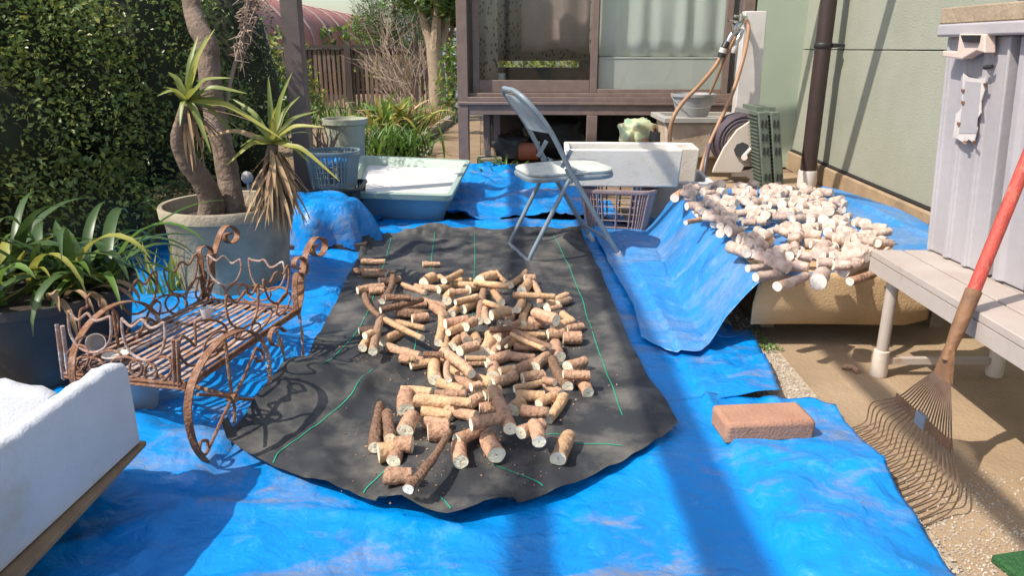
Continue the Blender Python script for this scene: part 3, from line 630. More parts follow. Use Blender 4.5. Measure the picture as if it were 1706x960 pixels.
# greenery far off (behind the fence, seen through the sunroom too)
random.seed(9); mb = MB()
for i in range(26):
    x = -9 + i * .85; c = (x, 19.5 + random.uniform(-1, 1), random.uniform(.3, .7)); rr = (random.uniform(.6, 1.1), .7, random.uniform(.7, 1.5)); 
    leafcloud(mb, 300, shell(c, rr, .3, i, .3, 2), tuple((c[k] - rr[k], c[k] + rr[k]) for k in range(3)), .22, .5, (0, 1, 2))
tag(mb.build('far_greenery', ['leaf_lily', 'leaf_bright', 'leaf_lime'], smooth=False), 'band of far off garden greenery behind the houses', 'greenery', kind='stuff')
bush('leafy_shrub', 'sunlit shrub seen through the sunroom windows behind the house', 'shrub', (.7, 10.4, 0), [((.6, 10.4, .5), (.8, .3, .55))], 1500, .07, .5, ['leaf_lime', 'leaf_bright', 'leaf_yellow'], 0, seed=35, lo=0)
# edging stones along the path
e0, e1 = G(702, 240), G(768, 192); n = 9
for i in range(n):
    a = e0.lerp(e1, i / n); b = e0.lerp(e1, (i + .93) / n); m_ = (a + b) / 2; d = b - a
    mb = MB(); mb.box((m_.x, m_.y, .05), (d.length, .09, .11), math.atan2(d.y, d.x) + random.uniform(-.03, .03), 0, 1, 0, random.uniform(-.03, .03))
    tag(mb.build('edging_stone', 'stone', bevel=.012), 'grey edging stone bordering the flower bed along the garden path', 'edging stone', 'edging stones along the garden path')
# short stump and dead wood by the pale pot
sp = G(586, 208); mb = MB(); mb.tube([sp, sp + Vector((.01, 0, .14)), sp + Vector((0, 0, .30))], [.075, .07, .068], 14)
tag(mb.build('stump', 'bark_pale'), 'short pale round stump behind the pale green pot', 'stump')
pc = Vector((F(575, 210, 6.0).x, 6.0, 0)); pt = thing('flower_pot', pc, 'round pale green plastic pot of dry earth behind the grey basket', 'flower pot')
zr = F(575, 200, 5.85).z
mb = MB(); mb.lathe(pc, [(.13, 0), (.155, zr - .05), (.175, zr - .04), (.178, zr), (.162, zr), (.158, zr - .03), (.15, zr - .04), (.12, .02)], 36, closed_bottom=True); mb.build('pot', 'pot_green', pt)
mb = MB(); mb.lathe(pc, [(.155, zr - .035), (.1, zr - .02), (.02, zr - .015)], 24); mb.build('earth', 'soil', pt)
random.seed(3); mb = MB(); dw = Vector((F(545, 230, 5.5).x, 5.5, 0))
for k in range(7):
    a = random.uniform(0, 6.28); branch(dw + Vector((random.gauss(0, .03), 0, .1)), Vector((math.cos(a) * .25, math.sin(a) * .25, 1)).normalized(), random.uniform(.2, .34), .014, 1)
mb.tube([dw, dw + Vector((0, 0, .12))], .03, 8)
tag(mb.build('dead_plant', 'twig'), 'bleached dead plant stems standing before the pale green pot', 'dead plant')
# ============================================================= TARPS AND SHEET
def wr(x, y):                                          # wrinkles shared by everything that lies on the ground
    a = abs(N2(x + .3 * N2(x, y, 2), y, 2.1, 3.0)); b = abs(N2(x, y * 1.0 + .2 * N2(x, y, 3, 9), 4.3, 11.0)); c = N2(x, y, 1.1, 5)
    k = .35 if (-.72 < x < .55 and 1.4 < y < 3.9) else 1.0
    d = abs(N2(x + .1 * N2(x, y, 9, 1), y, 8.5, 7.0))
    fo = .007 * math.exp(-(((y + .03 * N2(x, y, 1.5)) % .64 - .32) / .014) ** 2) + .006 * math.exp(-(((x + .03 * N2(x, y, 1.5, 4)) % .72 - .36) / .014) ** 2)
    return k * (fo + .024 * max(0, .35 - a) / .35 + .013 * max(0, .3 - b) / .3 + .005 * max(0, .25 - d) / .25 + .008 * c + .008)
def pol(*pts, z=0): return [Vector((p.x, p.y, 0)) for p in (G(a, b, z) for a, b in pts)]
V2 = lambda x, y: Vector((x, y, 0))
# middle tarp
def zA(x, y, u, v):
    e = min(1, min(u, 1 - u) * 14)
    z = .014 + wr(x, y)
    z += .012 * max(0, 1 - (1 - v) * 22) * (1 + math.sin(x * 17)) * .5
    return z
mb = MB()
coons(mb, [V2(-1.95, 4.28), V2(-1.92, 3.2), V2(-1.45, 2.4), V2(-1.35, 1.72)], [V2(.95, 4.28), V2(.80, 2.45)] + pol((1250, 560), (1290, 655), (1296, 676)),
      [V2(-1.95, 4.28), V2(.95, 4.28)], [V2(-1.35, 1.72), V2(0, 1.72)] + pol((1150, 696), (1296, 676)), 150, 170, zA)
tag(mb.build('blue_tarp', 'tarp', ang=0, solid=.0015), 'crumpled blue tarp spread under the black sheet and the folding chair', 'tarp')
# front tarp
def zB(x, y, u, v):
    z = .024 + 1.05 * wr(x, y + .7) + .010 * max(0, .22 - abs(N2(x * .6 + .4 * y, y * 1.6, 2.4, 21))) / .22 * min(1, v * 3)
    z += .026 * gs(x, y, .78, 1.62, .10, .10) + .018 * gs(x, y, .62, 1.40, .05, .25) + .02 * gs(x, y, .25, 1.15, .25, .05)
    z += .018 * max(0, 1 - v * 16) * (1 + math.sin(x * 13 + 1)) * .5
    return z
bx = G(1270, 722); brick_c = Vector((bx.x + .005, bx.y + .005, 0))
mb = MB()
coons(mb, [V2(-1.5, 1.80), V2(-1.45, .75)], pol((1388, 702), (1450, 790), (1510, 880), (1570, 975)) + [V2(.80, .75)],
      [V2(-1.5, 1.80), V2(-.6, 1.86), V2(0, 1.84)] + pol((1150, 690), (1190, 684), (1345, 682), (1388, 702)), [V2(-1.45, .75), V2(.80, .75)], 170, 90, zB)
tag(mb.build('blue_tarp', 'tarp', ang=0, solid=.0015), 'wrinkled bright blue tarp filling the foreground with the brick on its edge', 'tarp')
# far tarp
def zD(x, y, u, v):
    z = .022 + 1.3 * wr(x * 1.1, y * .8 + 2) + .024 * max(0, 1 - (1 - v) * 22) * (.55 + .45 * math.sin(x * 9 + 2 * math.sin(x * 4)))
    return z
mb = MB()
coons(mb, pol((590, 282)) + [V2(-1.05, 4.3)] + pol((600, 383)), pol((955, 292)) + pol((1010, 345), (1060, 392)), pol((590, 282), (780, 280), (955, 292)), pol((600, 383), (690, 372), (800, 380), (960, 372), (1060, 392)), 110, 150, zD)
tag(mb.build('blue_tarp', 'tarp', ang=0, solid=.0015), 'bright blue tarp behind the folding chair, reaching the edge of the sunroom', 'tarp')
# the black weed control sheet
def hump(x, y):
    c = G(500, 660); d = G(420, 715); e = G(600, 560); f = G(950, 410)
    return .085 * gs(x, y, c.x, c.y, .13, .15) + .022 * gs(x - .25 * (y - 2.0), y, -.42, 2.0, .025, .22) + .045 * gs(x, y, d.x, d.y, .13, .07) + .020 * gs(x, y, e.x, e.y, .10, .3) + .03 * gs(x, y, f.x, f.y, .06, .18)
def sheet_z(x, y):
    q_ = max(0, min(1, (2.12 - y) / .24)); q_ = q_ * q_ * (3 - 2 * q_)
    return .014 + wr(x, y) + q_ * (.012 + 1.0 * wr(x, y + .7)) + .014 + hump(x, y) + .004 * N2(x, y, 6, 2) + .016 * max(0, .3 - abs(N2(x + .2 * y, y * .4, 4, 8))) / 1 / .3 * (.5 + abs(N2(x, y, 1.5, 3)))
def sheet_g(px, py, dz=0):
    z = .03
    for _ in range(6): p = G(px, py, z); z = sheet_z(p.x, p.y) + dz
    return G(px, py, z)
mb = MB()
def zS(x, y, u, v): return sheet_z(x, y) + (.016 * max(0, 1 - v * 40) * (1 + math.sin(x * 11)) * .6)
Ls = pol((615, 390), (590, 440), (548, 520), (510, 600), (440, 690), (370, 742), z=.045)
Rs = pol((968, 388), (1000, 450), (1040, 550), (1078, 620), (1129, 718), z=.045)
coons(mb, Ls, Rs, [Ls[0]] + pol((800, 382), z=.03) + [Rs[0]], [Ls[-1]] + pol((470, 782), (560, 820), (660, 850), (742, 868), (820, 852), (930, 820), (1040, 768), z=.052) + [Rs[-1]], 120, 200, zS)
def thread(px):
    pts = smooth_path([sheet_g(a, b, .002) for a, b in px], 8); V = []
    for i, p in enumerate(pts):
        t = (pts[min(i + 1, len(pts) - 1)] - pts[max(i - 1, 0)]).normalized(); sd = Vector((-t.y, t.x, 0)) * .0015; p = Vector((p.x, p.y, 0)) + Vector((.002 * N2(p.x, p.y, 8, 4), 0, 0))
        V += [Vector((q.x, q.y, sheet_z(q.x, q.y) + .0022)) for q in (p - sd, p + sd)]
    mb.add(V, [(2 * i, 2 * i + 1, 2 * i + 3, 2 * i + 2) for i in range(len(pts) - 1)], 1)
thread([(922, 392), (940, 430), (962, 480), (985, 545), (1010, 620), (1036, 692)])
thread([(790, 388), (791, 420), (790, 455), (788, 500), (786, 560)])
thread([(724, 390), (719, 430), (712, 480), (700, 540), (688, 600)])
thread([(652, 392), (640, 440), (620, 500), (596, 550), (560, 590), (540, 605)])
thread([(620, 615), (590, 650), (550, 690), (500, 728), (468, 750), (455, 772)])
thread([(650, 775), (630, 795), (612, 812), (606, 822)])
thread([(735, 828), (745, 840), (751, 848)])
thread([(820, 774), (850, 785), (885, 798), (905, 810)])
thread([(905, 726), (935, 724)]); thread([(960, 739), (1000, 740), (1035, 743)])
so = mb.build('weed_control_sheet', ['sheet', 'thread'], ang=0); tag(so, 'long black weed control sheet with thin green threads covered in root pieces', 'ground sheet')

# ============================================================= CASSAVA ON THE SHEET
def pz(zx, zy): return 560 + zx / 2.0862, 420 + zy / 2.0862
PC = """90 33 170 34 20 B|302 42 360 42 20 B|62 66 178 68 20 D|95 77 172 78 24 B|75 133 165 120 28 B|150 102 222 95 26 P|160 172 198 75 20 D|118 135 165 133 28 P
100 150 155 225 22 D|80 275 148 268 28 P|128 345 158 225 28 B|92 334 112 296 30 T|100 292 125 280 24 T|155 202 300 165 22 D|172 158 262 158 22 D|305 108 335 88 34 T|230 115 310 142 20 B|275 122 350 128 26 B
358 85 385 100 20 T|375 100 435 70 22 T|405 95 470 98 16 T|400 112 480 115 26 T|500 98 545 82 34 T|480 105 600 118 20 T|558 70 592 105 16 T|605 115 660 70 26 T|655 90 690 88 22 B|645 135 668 108 34 T|685 110 708 185 24 B
615 150 760 155 20 T|215 215 300 215 32 D|265 235 320 225 36 P|168 240 305 265 24 T|170 235 300 300 20 T|160 312 225 280 34 T|245 185 310 180 32 P|300 170 390 190 28 B|385 170 402 140 32 T|415 175 490 155 20 T|392 140 460 135 20 B
460 130 500 118 32 T|355 130 395 120 30 T|340 190 380 235 34 P|355 315 365 215 28 T|380 250 455 235 34 P|400 215 440 180 30 T|440 200 475 180 34 T|498 240 512 135 26 B|525 240 520 195 24 B|575 175 540 125 26 T|540 220 600 205 34 T
515 175 615 205 20 T|600 250 625 205 30 P|630 200 645 155 26 T|650 250 665 190 26 T|590 265 640 240 26 P|670 245 725 245 40 P|765 238 690 210 40 P|730 190 800 150 26 T|770 180 812 165 26 B|740 200 780 190 20 P|785 215 820 240 26 T
755 268 820 240 30 T|800 270 855 258 28 P|852 298 790 300 44 P|736 288 790 280 40 B|535 270 700 265 22 D|600 265 745 330 22 D|610 285 720 335 18 T|778 365 762 320 40 P|380 340 385 275 28 T|445 258 390 280 28 T|403 330 425 300 34 T
455 308 435 285 34 P|450 260 480 240 30 P|480 285 490 310 30 T|515 348 535 290 42 T|560 300 590 275 30 B|590 320 640 305 34 T|640 290 725 290 26 T|540 358 570 325 34 B|565 330 600 300 20 B|620 330 720 335 28 P|180 330 290 360 30 B
225 370 300 378 30 P|260 392 375 380 34 T|305 355 370 358 18 D|345 445 345 375 44 T|375 350 470 425 36 P|380 395 440 435 26 T|391 445 388 385 22 B|540 455 460 430 40 T|450 370 520 370 20 T|460 390 510 385 26 B|430 345 490 325 36 B
600 360 525 385 40 P|545 432 545 395 44 P|595 360 690 370 34 P|570 415 620 405 30 T|615 420 690 385 40 P|690 400 745 350 40 B|805 468 752 375 36 D|805 400 865 380 40 P|790 425 880 430 30 P|876 490 842 440 40 P|648 440 720 430 40 B
543 458 620 430 40 B|620 478 720 455 30 T|628 500 725 502 42 T|780 495 730 460 34 P|720 445 760 455 24 P|705 530 760 500 34 T|738 585 790 505 30 T|645 555 735 558 44 P|415 450 495 480 44 P|356 455 440 485 34 T|345 495 450 495 30 P
510 500 570 480 40 T|226 482 332 490 34 T|243 552 247 495 54 P|278 515 400 525 42 T|440 545 500 505 44 P|500 548 550 540 44 P|610 555 640 525 54 T|485 575 395 540 44 B|400 520 470 525 30 T|605 615 545 480 42 P|300 552 405 570 44 T
308 595 390 605 44 P|320 628 392 622 62 P|470 600 560 580 42 P|420 655 505 615 44 P|135 680 152 530 42 D|187 648 178 560 38 D|240 625 265 575 56 P|202 670 262 672 56 P|148 700 205 685 64 T|200 728 212 700 50 P|175 780 262 778 60 P
252 825 395 625 34 D|433 730 428 672 50 P|558 706 528 640 58 P|642 628 715 600 44 P|705 660 688 600 42 P|772 720 808 640 52 T|362 534 385 522 26 T|250 372 262 372 22 T|470 470 500 462 26 B|530 505 560 500 30 T"""
def rootmesh(p0, p1, r0, r1, bend, seed, ns=10, n=14, rough=.06):
    """a cut length of root: bumpy skin, flat cut faces"""
    rnd = random.Random(seed); mb = MB(); ax = p1 - p0; L = ax.length; ax.normalize()
    side = ax.cross(Vector((0, 0, 1))); side = side.normalized() if side.length > .1 else Vector((1, 0, 0)); up = side.cross(ax)
    tilt0 = rnd.uniform(-.25, .25); tilt1 = rnd.uniform(-.25, .25); rings = []
    for i in range(ns + 1):
        t = i / ns; c = p0 + ax * L * t + side * bend * math.sin(math.pi * t) * L
        r = lerp(r0, r1, t) * (1 + rough * noise.noise(Vector((t * 4, seed * 1.7, 0))) * 1.5)
        ring = []; r *= 1 + .03 * noise.noise(Vector((t * L * 160, seed * 3.3, 1)))
        for k in range(n):
            a = 2 * math.pi * k / n
            rr = r * (1 + rough * noise.noise(Vector((math.cos(a) * 1.4 + seed, math.sin(a) * 1.4, t * L * 28))) * 1.6)
            q = c + (side * math.cos(a) + up * math.sin(a) * .97) * rr
            if i == 0: q += ax * math.cos(a) * tilt0 * r
            if i == ns: q += ax * math.cos(a) * tilt1 * r
            ring.append(q)
        rings.append((c, ring))
    V = [q for _, ring in rings for q in ring]; Fc = [(i * n + k, i * n + (k + 1) % n, (i + 1) * n + (k + 1) % n, (i + 1) * n + k) for i in range(ns) for k in range(n)]
    mb.add(V, Fc, 0)
    for e, s_ in ((0, -1), (ns, 1)):
        c, ring = rings[e]; c = sum(ring, Vector()) / n
        inn = [c + (q - c) * .93 + ax * s_ * .0012 for q in ring]; core = [c + (q - c) * .12 + ax * s_ * (.0002) for q in ring]
        k0 = len(mb.v); mb.v += [Vector(q) for q in ring + inn + core]
        for k in range(n):
            j = (k + 1) % n
            mb.f.append((k0 + k, k0 + j, k0 + n + j, k0 + n + k)[::(1 if s_ > 0 else -1)]); mb.m.append(0)
            mb.f.append((k0 + n + k, k0 + n + j, k0 + 2 * n + j, k0 + 2 * n + k)[::(1 if s_ > 0 else -1)]); mb.m.append(1)
        mb.f.append(tuple(k0 + 2 * n + k for k in range(n))[::(1 if s_ > 0 else -1)]); mb.m.append(2)
    return mb
M['heart'] = mat('root_core', (.50, .38, .20), (.4, .3, .16), 50, .8)
SK = {'T': 'skin_tan', 'P': 'skin_pink', 'B': 'skin_brown', 'D': 'skin_dark'}
WORD = {'T': 'tan', 'P': 'reddish tan', 'B': 'brown', 'D': 'dark hairy brown'}
placed = []                                              # (p0, p1, r)
def segdist(a0, a1, b0, b1):
    best = (9, 0, 0)
    for i in range(9):
        p = a0.lerp(a1, i / 8)
        for j in range(9):
            q = b0.lerp(b1, j / 8); d = math.hypot(p.x - q.x, p.y - q.y)
            if d < best[0]: best = (d, i / 8, j / 8)
    return best
def settle(fn, r, floor, pool, cap=.07):
    """lift a piece until it rests on the floor or on the pieces below it"""
    z = floor + r
    for _ in range(4):
        p0, p1 = fn(z); need = floor + r
        for (b0, b1, rb) in pool:
            if (b0 - p0).length > .5: continue
            d, s_, t_ = segdist(p0, p1, b0, b1); R2 = (r + rb) * .93
            if d < R2: need = max(need, lerp(b0.z, b1.z, t_) + math.sqrt(R2 * R2 - d * d))
        z2 = min(need, floor + r + cap)
        if abs(z2 - z) < .001: break
        z = z2
    return fn(z)
items = []
for ln in PC.replace('\n', '|').split('|'):
    a = ln.split(); x1, y1, x2, y2, wv = map(float, a[:5]); items.append((x1, y1, x2, y2, wv, a[5]))
SPECIAL = {}
def special(zx, zy, lab): SPECIAL[(zx, zy)] = lab
special(90, 33, 'short brown root piece farthest up the left edge of the sheet'); special(302, 42, 'lone small brown root piece on the far middle of the black sheet')
special(62, 66, 'long thin dark root nearly off the far left edge of the sheet'); special(772, 720, 'thick tan root piece lying alone at the near right of the sheet')
special(252, 825, 'long dark hairy root leaning across the nearest thick root piece'); special(175, 780, 'thick reddish root chunk under the long hairy root, nearest the camera')
special(135, 680, 'long dark hairy tapering root standing out at the near left of the heap'); special(187, 648, 'shorter dark hairy root just right of the long tapering one')
special(148, 700, 'widest root chunk showing its big white cut face at the near left'); special(558, 706, 'thick reddish root stub with wide white face below the middle of the heap')
special(433, 730, 'short upright looking root stub with white face, between the hairy root and a thicker stub'); special(645, 555, 'smooth pinkish root length lying crosswise at the right near side')
special(738, 585, 'slim tan root with small white face right of the smooth pinkish length'); special(876, 490, 'reddish root with white face at the right tip of the heap')
special(805, 468, 'dark rough curved root at the right side of the heap'); special(605, 615, 'long reddish root pointing its white face at the camera in the near middle')
special(170, 235, 'long slim tan root lying slanted at the far left of the heap'); special(128, 345, 'brown root pointing at the camera on the left edge of the heap')
special(100, 150, 'dark slim root slanting down the far left of the heap'); special(605, 115, 'tan root touching the foot of the folding chair')
special(778, 365, 'thick reddish piece with white face at the right end of the long dark roots'); special(535, 270, 'long dark root lying crosswise in the middle of the heap')
special(600, 265, 'long dark root slanting to the right over the middle of the heap'); special(805, 400, 'small reddish chunk at the right edge of the heap')
special(320, 628, 'thick reddish chunk beside the top end of the long hairy root'); special(240, 625, 'thick reddish root with big white face left of the near heap')
special(202, 670, 'short squat reddish chunk above the widest root chunk'); special(615, 150, 'long slim tan root lying crosswise at the far right of the heap')
special(705, 660, 'forked looking reddish root with white face left of the lone tan piece'); special(155, 202, 'long dark root lying crosswise at the far left of the heap')
idx = sorted(range(len(items)), key=lambda i: (items[i][4] < 24, -(items[i][1] + items[i][3]) * 0 + i * .001))
for i in idx:
    x1, y1, x2, y2, wv, ty = items[i]
    a = pz(x1, y1); b = pz(x2, y2); m0 = G((a[0] + b[0]) / 2, (a[1] + b[1]) / 2, .05); r = wv / 2.0862 * mpp(m0) / 2 * 1.08
    def fn(z, a=a, b=b, r=r):
        # ends lie level on the sheet; pull the silhouette in by the radius where the piece points at the camera
        p0 = G(a[0], a[1], z); p1 = G(b[0], b[1], z); return p0, p1
    mid = G((a[0] + b[0]) / 2, (a[1] + b[1]) / 2, .05); fl_ = max(sheet_z(*fn(.05)[0].xy), sheet_z(*fn(.05)[1].xy), sheet_z(mid.x, mid.y)) - .003
    p0, p1 = settle(fn, r, fl_, placed, .06); ax = (p1 - p0)
    if ax.length < r * 2.0: p1 = p0 + ax.normalized() * r * 2.0; ax = p1 - p0
    placed.append((p0, p1, r)); rn = random.Random(i)
    tp = rn.uniform(.78, 1.06)
    if (x1, y1) in ((135, 680), (738, 585)): tp = .6 if x1 == 135 else 1.25
    if (x1, y1) == (252, 825): tp = .62
    L = ax.length
    mb = rootmesh(p0, p1, r, r * tp, rn.uniform(-.055, .055) if L > 3.2 * r else 0, i + 1, 18 if L > 4 * r else 10, 18, .10 if ty in 'DB' else .06)
    if ty == 'D' or i % 9 == 4:                          # fine root hairs
        for h in range(int(26 * L / .12)):
            t = rn.random(); an = rn.uniform(0, math.pi); sd_ = ax.normalized().cross(Vector((0, 0, 1)))
            q = p0.lerp(p1, t) + sd_ * math.cos(an) * r * .9 + Vector((0, 0, 1)) * math.sin(an) * r * .9
            d = (sd_ * math.cos(an) + Vector((0, 0, math.sin(an))) + Vector((rn.gauss(0, .5), rn.gauss(0, .5), 0))).normalized()
            mb.tube([q, q + d * .006, q + d * .011 + Vector((rn.gauss(0, .003), rn.gauss(0, .003), 0))], [.0005, .0004, .0002], 3, mi=0)
    o = mb.build('cassava_piece', [SK[ty], 'flesh', 'heart'])
    cx, cy = (x1 + x2) / 2, (y1 + y2) / 2
    side = 'left' if cx < 330 else ('right' if cx > 640 else 'middle'); dep = 'far' if cy < 200 else ('near' if cy > 480 else 'central')
    size = 'long slim' if L > 5 * r else ('medium' if L > 3 * r else 'short stubby')
    lab = SPECIAL.get((x1, y1)) or '%s %s cassava piece, %s %s of the heap on the black sheet' % (size, WORD[ty], dep, side)
    if side == 'middle' and not SPECIAL.get((x1, y1)): lab = '%s %s cassava piece, %s middle of the heap on the black sheet' % (size, WORD[ty], dep)
    tag(o, lab, 'cassava root', 'cut cassava pieces drying on the black sheet')

random.seed(50); mb = MB()
for k in range(1500):
    b0, b1, rb = random.choice(placed); t = random.random(); x = lerp(b0.x, b1.x, t) + random.gauss(0, .05); y = lerp(b0.y, b1.y, t) + random.gauss(0, .05); z = sheet_z(x, y) + .0005; r_ = random.uniform(.0008, .0028)
    mb.box((x, y, z + r_ * .4), (r_ * 2, r_ * random.uniform(.8, 2), r_), random.uniform(0, 3), random.choice((0, 0, 1)))
tag(mb.build('soil_crumbs', ['skin_dark', 'skin_brown'], smooth=False), 'brown crumbs of soil and root skin scattered among the cassava on the black sheet', 'crumbs', kind='stuff')

# ============================================================= TABLE, ITS TARP, MAT AND WHITE ROOTS
TZ = .275
tab = thing('low_table', (1.3, 3.1, .008), 'low table hidden under the draped blue tarp and tan mat', 'table')
mb = MB(); mb.hexa([(.84, 2.44, TZ - .05), (1.66, 2.40, TZ - .05), (1.72, 3.92, TZ - .05), (.92, 3.92, TZ - .05)], [(.84, 2.44, TZ - .012), (1.66, 2.40, TZ - .012), (1.72, 3.92, TZ - .012), (.92, 3.92, TZ - .012)]); mb.build('table_top', 'bark_pale', tab)
for x, y in ((.95, 2.62), (1.58, 2.62), (1.0, 3.85), (1.66, 3.85)):
    mb = MB(); mb.box((x, y, (TZ - .05 + .008) / 2), (.05, .05, TZ - .058)); mb.build('leg', 'bark_pale', tab)
def zT(x, y):                                            # tarp over the table, falling to the ground on the left
    e = .815 + .045 * (y - 2.4) + .012 * N2(x * .3, y, 5, 2); t = (e - x) / .20
    top = TZ + .004 * N2(x, y, 5, 6) + .003
    if t <= -.25: z = top
    else:
        tt = max(0, min(1, (t + .25) / 1.25)); s_ = tt * tt * (3 - 2 * tt); z = lerp(top, .04, s_)
        z += .022 * math.sin(y * 9 + 2 * math.sin(y * 3)) * math.sin(math.pi * min(1, tt)) * .5
    if x < e - .16: z = .036 + wr(x, y) * .8 + .012 * abs(N2(x, y, 7, 8))
    if x > 1.66: z = top - .22 * max(0, x - 1.68) + .03 * abs(N2(x, y, 4, 1))
    return z
mb = MB()
Lb = [V2(.45, 4.0), V2(.455, 3.3), V2(.475, 2.75)] + pol((1068, 562), z=.04)
coons(mb, Lb, [V2(1.93, 3.98), V2(1.92, 3.2), V2(1.85, 2.55)], [Lb[0], V2(.9, 3.98), V2(1.93, 3.98)], [Lb[-1]] + pol((1110, 585), (1160, 594), z=.04) + [V2(.72, 2.37), V2(.80, 2.36), V2(1.85, 2.55)], 150, 120, lambda x, y, u, v: zT(x, y))
tag(mb.build('blue_tarp', 'tarp_dusty', ang=0, solid=.0015), 'dusty blue tarp draped over the low table and down its left side', 'tarp')
# mat
mb = MB(); prof = []
for i in range(13): prof.append((2.72 - i * .022, TZ + .010))
for i in range(7): a = math.pi / 2 * i / 6; prof.append((2.445 - .03 * math.sin(a) * 1.6, TZ + .010 - .03 * (1 - math.cos(a))))
prof.append((2.392, .17)); prof.append((2.394, .095)); V = []
for j, (y, z) in enumerate(prof):
    for i in range(41):
        x = lerp(.835 if z > .2 else .82, 1.42, i / 40); cut = 0
        if i > 35 and z < .15: cut = .02 * (i - 35) / 5
        V.append(Vector((x, y + .006 * math.sin(x * 8) * (z < .25), z + cut)))
mb.add(V, [(j * 41 + i, (j + 1) * 41 + i, (j + 1) * 41 + i + 1, j * 41 + i + 1) for j in range(len(prof) - 1) for i in range(40)])
tag(mb.build('mat', 'matt', solid=.005), 'stiff tan mat hanging over the front edge of the low table', 'mat')
poly = [G(a, b, TZ + .02).xy for a, b in ((1138, 325), (1190, 318), (1350, 320), (1395, 345), (1440, 375), (1478, 408), (1470, 440), (1400, 462), (1300, 470), (1258, 452), (1225, 428), (1206, 402), (1188, 380), (1156, 360))]
def inpoly(x, y, P):
    c = False; j = len(P) - 1
    for i in range(len(P)):
        if (P[i][1] > y) != (P[j][1] > y) and x < (P[j][0] - P[i][0]) * (y - P[i][1]) / (P[j][1] - P[i][1]) + P[i][0]: c = not c
        j = i
    return c
wpool = []; WG = 'whitish peeled cassava pieces drying on the low table'
def wroot(fn, r, i, lab, tp=.95, mats=('white_skin', 'white_flesh', 'white_flesh')):
    p0, p1 = settle(fn, r, TZ + .012, wpool, .026); wpool.append((p0, p1, r)); rn = random.Random(i * 3)
    o = rootmesh(p0, p1, r, r * tp, rn.uniform(-.05, .05), 500 + i, 8, 14, .07).build('peeled_root', list(mats)); tag(o, lab, 'cassava root', WG)
def z6(a, b): return 1060 + a / 2, 280 + b / 2
for k, (x1, y1, x2, y2, wv, lab, mm) in enumerate([
    (372, 335, 425, 330, 26, 'small pale root piece at the front left corner of the table', 0), (398, 365, 488, 352, 34, 'brownish peeled root with white face hanging over the mat edge on the left', 0),
    (470, 395, 570, 358, 34, 'longest peeled root at the front edge, its white face pointing down left', 0), (606, 380, 620, 352, 56, 'round faced stubby root piece at the middle of the front edge', 0),
    (690, 345, 768, 310, 42, 'thick white root piece near the front right of the table', 0), (712, 378, 812, 338, 30, 'dark skinned slim root at the front right edge of the mat', 1),
    (165, 182, 240, 168, 18, 'thin brown root jutting out at the left edge of the white pile', 1), (168, 128, 250, 122, 28, 'pinkish root length at the far left edge of the white pile', 0),
    (128, 100, 150, 82, 30, 'grey brown lumpy root piece at the far left tip of the white pile', 1), (262, 185, 270, 165, 34, 'round white root end on the left edge of the pile', 0),
    (310, 262, 380, 285, 40, 'thick peeled root at the near left edge of the white pile', 0)]):
    a = z6(x1, y1); b = z6(x2, y2); r = wv / 2 * mpp(G(a[0], a[1], TZ)) / 2
    wroot(lambda z, a=a, b=b: (G(*a, z), G(*b, z)), r, k, lab, mats=(('white_skin' if not mm else 'skin_pink'), 'white_flesh', 'white_flesh'))
random.seed(77); c = 0; tries = 0
while c < 285 and tries < 9000:
    tries += 1; x, y = random.uniform(.75, 1.8), random.uniform(2.3, 4.0)
    if not inpoly(x, y, poly): continue
    L = random.choice((random.uniform(.034, .050), random.uniform(.042, .070))); r = random.uniform(.0155, .0235); a = random.uniform(0, 6.28)
    dx, dy = math.cos(a) * L / 2, math.sin(a) * L / 2
    crowd = sum(1 for b in wpool if abs((b[0].x + b[1].x) / 2 - x) < .042 and abs((b[0].y + b[1].y) / 2 - y) < .042)
    if crowd > 4: continue
    tilt = random.uniform(-.35, .35) * L if crowd else 0
    dep = 'far' if y > 3.4 else ('near' if y < 2.75 else 'middle'); sdw = 'left' if (x - .8) < (y - 2.4) * .05 + .28 else 'right'
    lab = '%s white peeled cassava piece in the %s %s of the pile on the low table' % ('short' if L < .046 else 'longer', dep, sdw)
    wroot(lambda z: (Vector((x - dx, y - dy, z - tilt / 2)), Vector((x + dx, y + dy, z + tilt / 2))), r, 20 + c, lab); c += 1
# ============================================================= FOLDING CHAIR
cb = Vector((.035, 3.53, .03)); crz = R(15)
def cl(x, y, z): c, s_ = math.cos(crz), math.sin(crz); return Vector((cb.x + x * c - y * s_, cb.y + x * s_ + y * c, cb.z + z))
ch = thing('folding_chair', cb, 'worn grey steel folding chair with pale seat standing on the black sheet', 'folding chair')
hw_ = .20; mb = MB()
bf = [cl(.455, -hw_, .0), cl(.20, -hw_, .41), cl(.085, -hw_, .62), cl(-.01, -hw_ * .93, .74), cl(-.05, -hw_ * .55, .785), cl(-.055, 0, .79), cl(-.05, hw_ * .55, .785), cl(-.01, hw_ * .93, .74), cl(.085, hw_, .62), cl(.20, hw_, .41), cl(.455, hw_, .0)]
pth = [bf[0]] + smooth_path(bf[1:-1], 6) + [bf[-1]]; mb.tube(pth, .0115, 12); mb.build('back_frame', 'chair_tube', ch)
mb = MB(); hz = hw_ - .028
rl = [cl(.215, -hz, .44), cl(.012, -hz, .05), cl(.0, -hz, .014), cl(.0, -hz + .03, .0105), cl(.0, hz - .03, .0105), cl(.0, hz, .014), cl(.012, hz, .05), cl(.215, hz, .44)]
mb.tube(rl, .0105, 12); mb.build('rear_leg_frame', 'chair_tube', ch)
mb = MB(); mb.tube([cl(.40, -hw_, .09), cl(.40, hw_, .09)], .007, 8); mb.build('stretcher', 'chair_tube', ch)
mb = MB(); mb.tube([cl(.19, -hz, .40), cl(.19, hz, .40)], .006, 8); mb.build('stretcher', 'chair_tube', ch)
